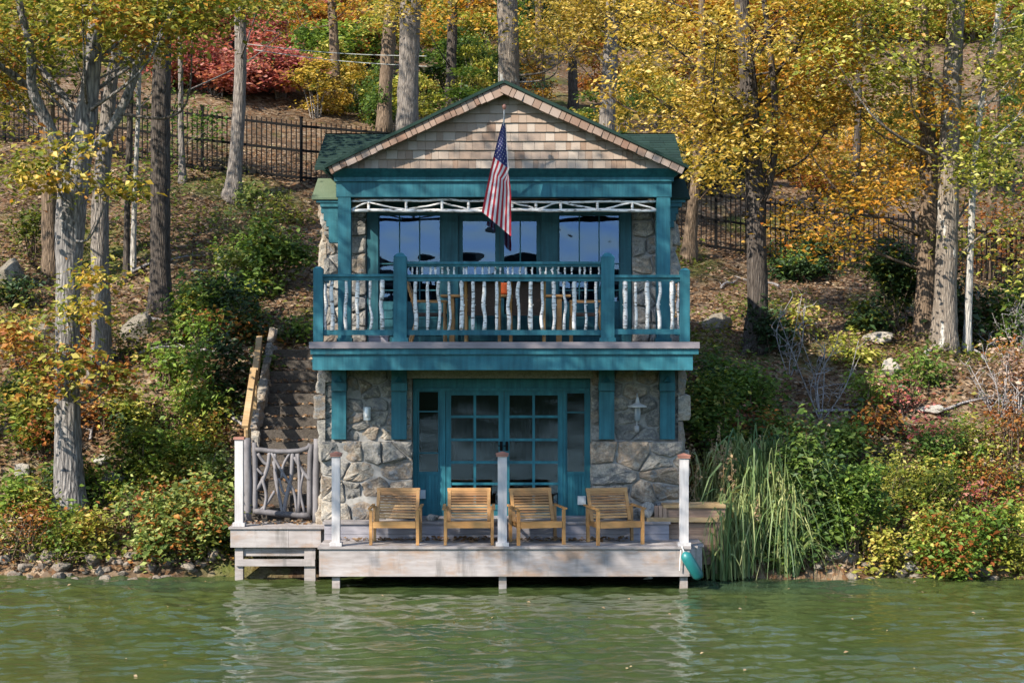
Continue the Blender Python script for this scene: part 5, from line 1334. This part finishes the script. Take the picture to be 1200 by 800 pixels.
# reed clump at the right of the dock
def reeds(px, py, w, h, label, seed, n=900, leaf='grassy', plumes=14, D=None, lo=-.3):
    rng = np.random.default_rng(seed); D = D or hit(px, py); x = X(px, D); k = D / F; z = gz(x, D)
    root = empty('reed_clump', (x, D, max(0, z)), label, 'ornamental grass')
    V = []; Fq = []; hubs = rng.normal(size=(7, 2)) * [w * k * .16, .16]
    for i in range(n):
        hb = hubs[i % 7]; bx_ = x + hb[0] + rng.normal() * .07; by_ = D + hb[1] + rng.normal() * .07 + .1; bz_ = max(-.02, gz(bx_, by_))
        Ht = h * k * (.3 + .75 * rng.random() ** 1.3); th = rng.random() * 6.28; out = (.05 + .95 * rng.random() ** 1.1) * .78 * w * k
        if math.sin(th) > 0: out *= .6
        dx, dy = math.cos(th) * out, math.sin(th) * out * .9
        ee = lo + (.97 - lo) * rng.random(); s_ = 2 + 2 * math.sqrt(1 - ee); wd = .010 + rng.random() * .012; nseg = 6
        side = np.array([-math.sin(th), math.cos(th), 0]) * .6 + rng.normal(size=3) * .5; side /= np.linalg.norm(side)
        o = len(V)
        for s in range(nseg + 1):
            t_ = s / nseg; px_ = np.array([bx_ + dx * t_ ** 1.2, by_ + dy * t_ ** 1.2 + .03 * math.sin(t_ * 5 + i), max(.02, bz_ + Ht * (s_ * t_ + (ee - s_) * t_ * t_))])
            ww = wd * (1 - .85 * t_ ** 2); V.append(px_ - side * ww); V.append(px_ + side * ww)
        for s in range(nseg): Fq.append([o + 2 * s, o + 2 * s + 1, o + 2 * s + 3, o + 2 * s + 2])
    b = MB(); b.v = [tuple(v) for v in V]; b.f = Fq; b.mi = [0] * len(Fq); b.build('reed_blade', LEAF[leaf], root)
    for i in range(plumes):
        b = MB(); a = np.array([x + rng.normal() * w * k * .2, D + rng.normal() * .2 + .2, z]); t_ = a + [rng.normal() * .3, rng.normal() * .2, h * k * (.75 + .4 * rng.random())]
        lp = smooth_path([a, (a + t_) / 2, t_], 5); b.tube(lp, np.linspace(.008, .004, len(lp)), 4, 0, rng); e = lp[-4:]
        pos = e[rng.integers(0, 4, 60)] + rng.normal(size=(60, 3)) * [.025, .025, .07] - [0, 0, .03]
        st_ = b.build('stem', M['railwood'], root); leaf_obj('blossom', leaf_quads(pos, .05, rng, droop=.8), LEAF['plume'], st_)
reeds(900, 674, 130, 128, 'tall ornamental grass clump with tan plumes at the water right of the dock', 5, 620, D=26.75)
reeds(925, 684, 90, 92, 'lower blue green grass tuft drooping into the water beside the tall clump', 7, 420, plumes=0, D=26.45, lo=-.35)
reeds(862, 686, 56, 100, 'green grass tuft at the water beside the bulkhead corner post', 8, 260, plumes=2, D=26.0)
reeds(858, 614, 78, 105, 'pale grass tuft arching over the plank bulkhead', 6, 300, plumes=8, D=27.0, leaf='palegrass')

# ================================================================== ROCKS
rk = np.random.default_rng(31)
GL = 'rounded shore rock in the waterline row left of the landing pier'
for i in range(58):
    px = -5 + 275 * (i + rk.random()) / 58; D = 26.15 + rk.random() * .5; s_ = .05 + .13 * rk.random() ** 1.9; x = X(px, D)
    rock('shore_rock', GL, x, D, gz(x, D) + s_ * .25, s_ * (1 + .5 * rk.random()), s_, s_ * (.6 + .3 * rk.random()), 400 + i, M['shore'], 'shore rocks on the left')
for i in range(26):
    px = 950 + 255 * (i + rk.random()) / 26; D = 26.2 + rk.random() * .5; s_ = .07 + .16 * rk.random() ** 1.6; x = X(px, D)
    rock('shore_rock', 'dark shore rock at the waterline right of the reed clump', x, D, gz(x, D) + s_ * .2, s_ * (1 + .5 * rk.random()), s_, s_ * .7, 500 + i, M['shore'], 'shore rocks on the right')
for i in range(8):
    px = 276 + 100 * (i + rk.random()) / 8; D = 26.6 + rk.random() * .4; x = X(px, D); s_ = .12 + .1 * rk.random()
    rock('shore_rock', 'shadowed rock under the landing pier', x, D, gz(x, D) + .05, s_ * 1.3, s_, s_ * .7, 560 + i, M['shore'], 'rocks under the landing pier')
def boulder(label, px, py, wpx, hpx, seed, mt='boulder', up=.35):
    D = hit(px, py); x = X(px, D); k = D / F; rock('boulder', label, x, D, gz(x, D) + hpx * k * up * .5, wpx * k / 2, wpx * k * .4, hpx * k * .6, seed, M[mt], None, 'boulder')
boulder('large mossy boulder at the far left edge', 14, 330, 50, 42, 601)
boulder('broad tan boulder on the slope right of the porch', 842, 386, 46, 34, 602)
boulder('bluish grey boulder on the leafy bank at the right', 1042, 440, 42, 26, 603, 'stone')
boulder('small grey rock beside the mottled trunk foot', 1088, 416, 14, 10, 604, 'stone')
boulder('pale flat rock on the left bank right of the oak', 122, 545, 26, 14, 605, 'palestone')
boulder('grey rock on the left bank below the pale flat rock', 130, 568, 40, 18, 606, 'stone')
boulder('dim rock on the left bank left of the oak', 26, 556, 26, 20, 607, 'stone')
boulder('grey slab half buried up the right slope', 1030, 400, 50, 16, 608, 'stone')
boulder('pale ledge on the upper right bank', 1095, 482, 50, 14, 609, 'palestone')
boulder('small mossy boulder above the stairs', 275, 330, 44, 30, 610)
boulder('dark boulder in the brush at the left', 60, 395, 60, 30, 611)
boulder('low boulder at the foot of the thick dark trunk', 165, 395, 50, 40, 612)
D = 26.55
for i, (px, y, s_, lb) in enumerate(((1062, 648, .145, 'pale round stone balanced on top of two others at the right shore'), (1066, 664, .18, 'pale stone in the middle of the little shore stack'), (1058, 675, .2, 'pale stone at the bottom of the little shore stack'), (1022, 676, .17, 'grey stone left of the little shore stack'), (985, 672, .22, 'grey shore boulder just right of the reed clump'))):
    p = P(px, y, D); rock('stone', lb, p[0], D, p[2], s_ * 1.15, s_, s_ * .72, 700 + i, M['palestone'] if i < 3 else M['stone'], None, 'stone')

fb = np.random.default_rng(64)
for i in range(16):
    px, py = ((20 + 260 * fb.random(), 300 + 230 * fb.random()) if i < 8 else (830 + 360 * fb.random(), 330 + 170 * fb.random()))
    D = hit(px, py); x = X(px, D); a = fb.random() * 3.14; ln = .4 + .7 * fb.random()
    pts = []
    for s_ in np.linspace(-1, 1, 5):
        xx, yy = x + math.cos(a) * ln * s_ + fb.normal() * .04, D + math.sin(a) * ln * s_ * .6; pts.append([xx, yy, gz(xx, yy) + .05 + fb.random() * .05])
    b = MB(); lp = smooth_path(pts, 4); b.tube(lp, np.linspace(.03, .012, len(lp)), 6, .1, fb)
    for q in range(3): s0 = lp[fb.integers(4, len(lp))]; b.tube([s0, s0 + fb.normal(size=3) * [.2, .15, .03] + [0, 0, .08]], [.012, .004], 4)
    o = b.build('fallen_branch', M['deadwood'], None, origin=pts[0]); tag(o, 'fallen grey branch lying in the leaf litter on the slope', 'branch', 'fallen branches on the slope')
# ================================================================== LEAF LITTER, GROUND COVER
def scatter(name, n, leaf, d0, d1, size, seed, mask=None, hgt=.015, flat=.4, power=1.0, droop=.05):
    rng = np.random.default_rng(seed); D = d0 + (d1 - d0) * rng.random(n) ** power; x = (rng.random(n) * 2 - 1) * .36 * D
    keep = np.ones(n, bool) if mask is None else mask(x, D, rng)
    keep &= ~((x > HX0 - .1) & (x < HX1 + .1) & (D < 31.5) & (D > 25)) & ~((x > -4.3) & (x < HX0) & (D < 31.3))
    x, D = x[keep], D[keep]; z = ground_z(x, D); ok = z > .05; x, D, z = x[ok], D[ok], z[ok]
    pos = np.stack([x, D, z + hgt * (.3 + rng.random(len(x)))], 1)
    o = leaf_obj(name, leaf_quads(pos, size, rng, droop, flat), LEAF[leaf], None, (0, 0, 0)); tag(o, kind='stuff'); return o
tag(scatter('fallen_leaves', 90000, 'brown', 26.4, 46, .085, 1, hgt=.05, power=1.2), 'brown and rust fallen leaves covering the hillside', 'fallen leaves')
tag(scatter('ground_cover', 60000, 'olive', 26.5, 42, .085, 2, mask=lambda x, D, r: vnoise(x * .55, D * .55, 41) + .3 * r.random(len(x)) > .66, hgt=.2, flat=.6, power=1.15, droop=.3), 'patches of low green ground cover on the banks', 'ground cover')
rng = np.random.default_rng(9); n = 420
xx = X(392, 25.8) + rng.random(n) ** .9 * 4.4; yy = 25.84 - np.abs(rng.normal(0, .10, n)); pos = np.stack([xx, yy, zd + .01 + rng.random(n) * .03], 1)
n2 = 900; st_i = rng.integers(0, 14, n2); p2 = np.stack([-4.2 + 1.15 * rng.random(n2), 26.95 + st_i * .285 + .02 + .2 * rng.random(n2), zp + (st_i + 1) * .193 + .03], 1)
n3 = 120; p3 = np.stack([X(272, 26) + rng.random(n3) * 1.4, 26.25 + rng.random(n3) * .5, np.full(n3, zp + .02)], 1)
o = leaf_obj('fallen_leaves', leaf_quads(np.concatenate([pos, p2, p3]), .075, rng, .05, .5), LEAF['brown'], None, (0, 0, 0)); tag(o, 'fallen leaves blown against the dock step and stairs', 'fallen leaves', kind='stuff')

rng = np.random.default_rng(19); n = 70; D = 17.5 + 8.6 * rng.random(n) ** .7; x = (rng.random(n) * 2 - 1) * .32 * D; kk = ~((x > -2.9) & (x < 2.9) & (D > 24.9)); D, x = D[kk], x[kk]
o = leaf_obj('floating_leaves', leaf_quads(np.stack([x, D, waves(x, D) + .012], 1), .042, rng, .02, .25, .7), LEAF['plume'], None, (0, 0, 0)); tag(o, 'pale fallen leaves and specks floating on the lake', 'floating leaves', kind='stuff')

xs_ = np.linspace(-420, 420, 240); hh = 5 + 15 * vnoise(xs_ * .02, xs_ * 0, 201) + 3.2 * vnoise(xs_ * .11, xs_ * 0, 202) + 2.2 * vnoise(xs_ * .35, xs_ * 0, 203)  # unseen far shore, added and shaped for its dark reflection in the windows
prof = [(0, 0), (-3, .45), (-6, .8), (-10, 1.0), (-40, 1.02), (-80, .6)]
VV = np.array([[(x, -150 + dy + 6 * vnoise(x * .05, 3.3, 9), -.5 + h_ * s_ + (s_ > 0) * 1.2 * vnoise(x * .5, dy * .4, 207)) for dy, s_ in prof] for x, h_ in zip(xs_, hh)], float)
fo = grid_faces(len(xs_), len(prof)); o = add_obj('far_hills', VV, fo, np.full(len(fo), 4), flat_mat('far_woods', (.03, .036, .014), .95, .7, sc=.25)); tag(o, kind='structure')

# ================================================================== LIGHT, CAMERA
w = bpy.data.worlds.new('World'); C.world = w; w.use_nodes = True
nt = w.node_tree; bg = nt.nodes['Background']
sky = nt.nodes.new('ShaderNodeTexSky'); sky.sky_type = 'NISHITA'; sky.sun_disc = False
sv = np.array([-.60, -.55, .58]); sv /= np.linalg.norm(sv)
el = math.asin(sv[2]); az = math.atan2(sv[0], sv[1])          # from +Y, clockwise towards +X
sky.sun_elevation = el; sky.sun_rotation = az
sky.air_density = 1.0; sky.dust_density = .25; sky.ozone_density = 1.0
nt.links.new(sky.outputs[0], bg.inputs[0]); bg.inputs[1].default_value = .15
sl_ = bpy.data.lights.new('sun', 'SUN'); sl_.energy = 5.0; sl_.angle = math.radians(.5); sl_.color = (1, .905, .76)
so = bpy.data.objects.new('sun', sl_); COL.objects.link(so)
from mathutils import Vector
so.rotation_euler = Vector(tuple(sv)).to_track_quat('Z', 'Y').to_euler(); so.location = (-20, 0, 30)
cam = bpy.data.cameras.new('camera'); cam.lens = 60; cam.sensor_width = 36; cam.clip_end = 3000; cam.shift_y = .01; cam.clip_start = .1
co = bpy.data.objects.new('camera', cam); COL.objects.link(co); co.location = (0, 0, EYE); co.rotation_euler = (math.radians(90), 0, 0)
C.camera = co
C.view_settings.view_transform = 'Standard'; C.view_settings.look = 'None'; C.view_settings.exposure = 1.25; C.view_settings.gamma = 1
C.render.engine = 'CYCLES'
cy = C.cycles; cy.max_bounces = 6; cy.diffuse_bounces = 3; cy.glossy_bounces = 3; cy.transmission_bounces = 4; cy.transparent_max_bounces = 8
cy.caustics_reflective = False; cy.caustics_refractive = False; cy.sample_clamp_indirect = 4
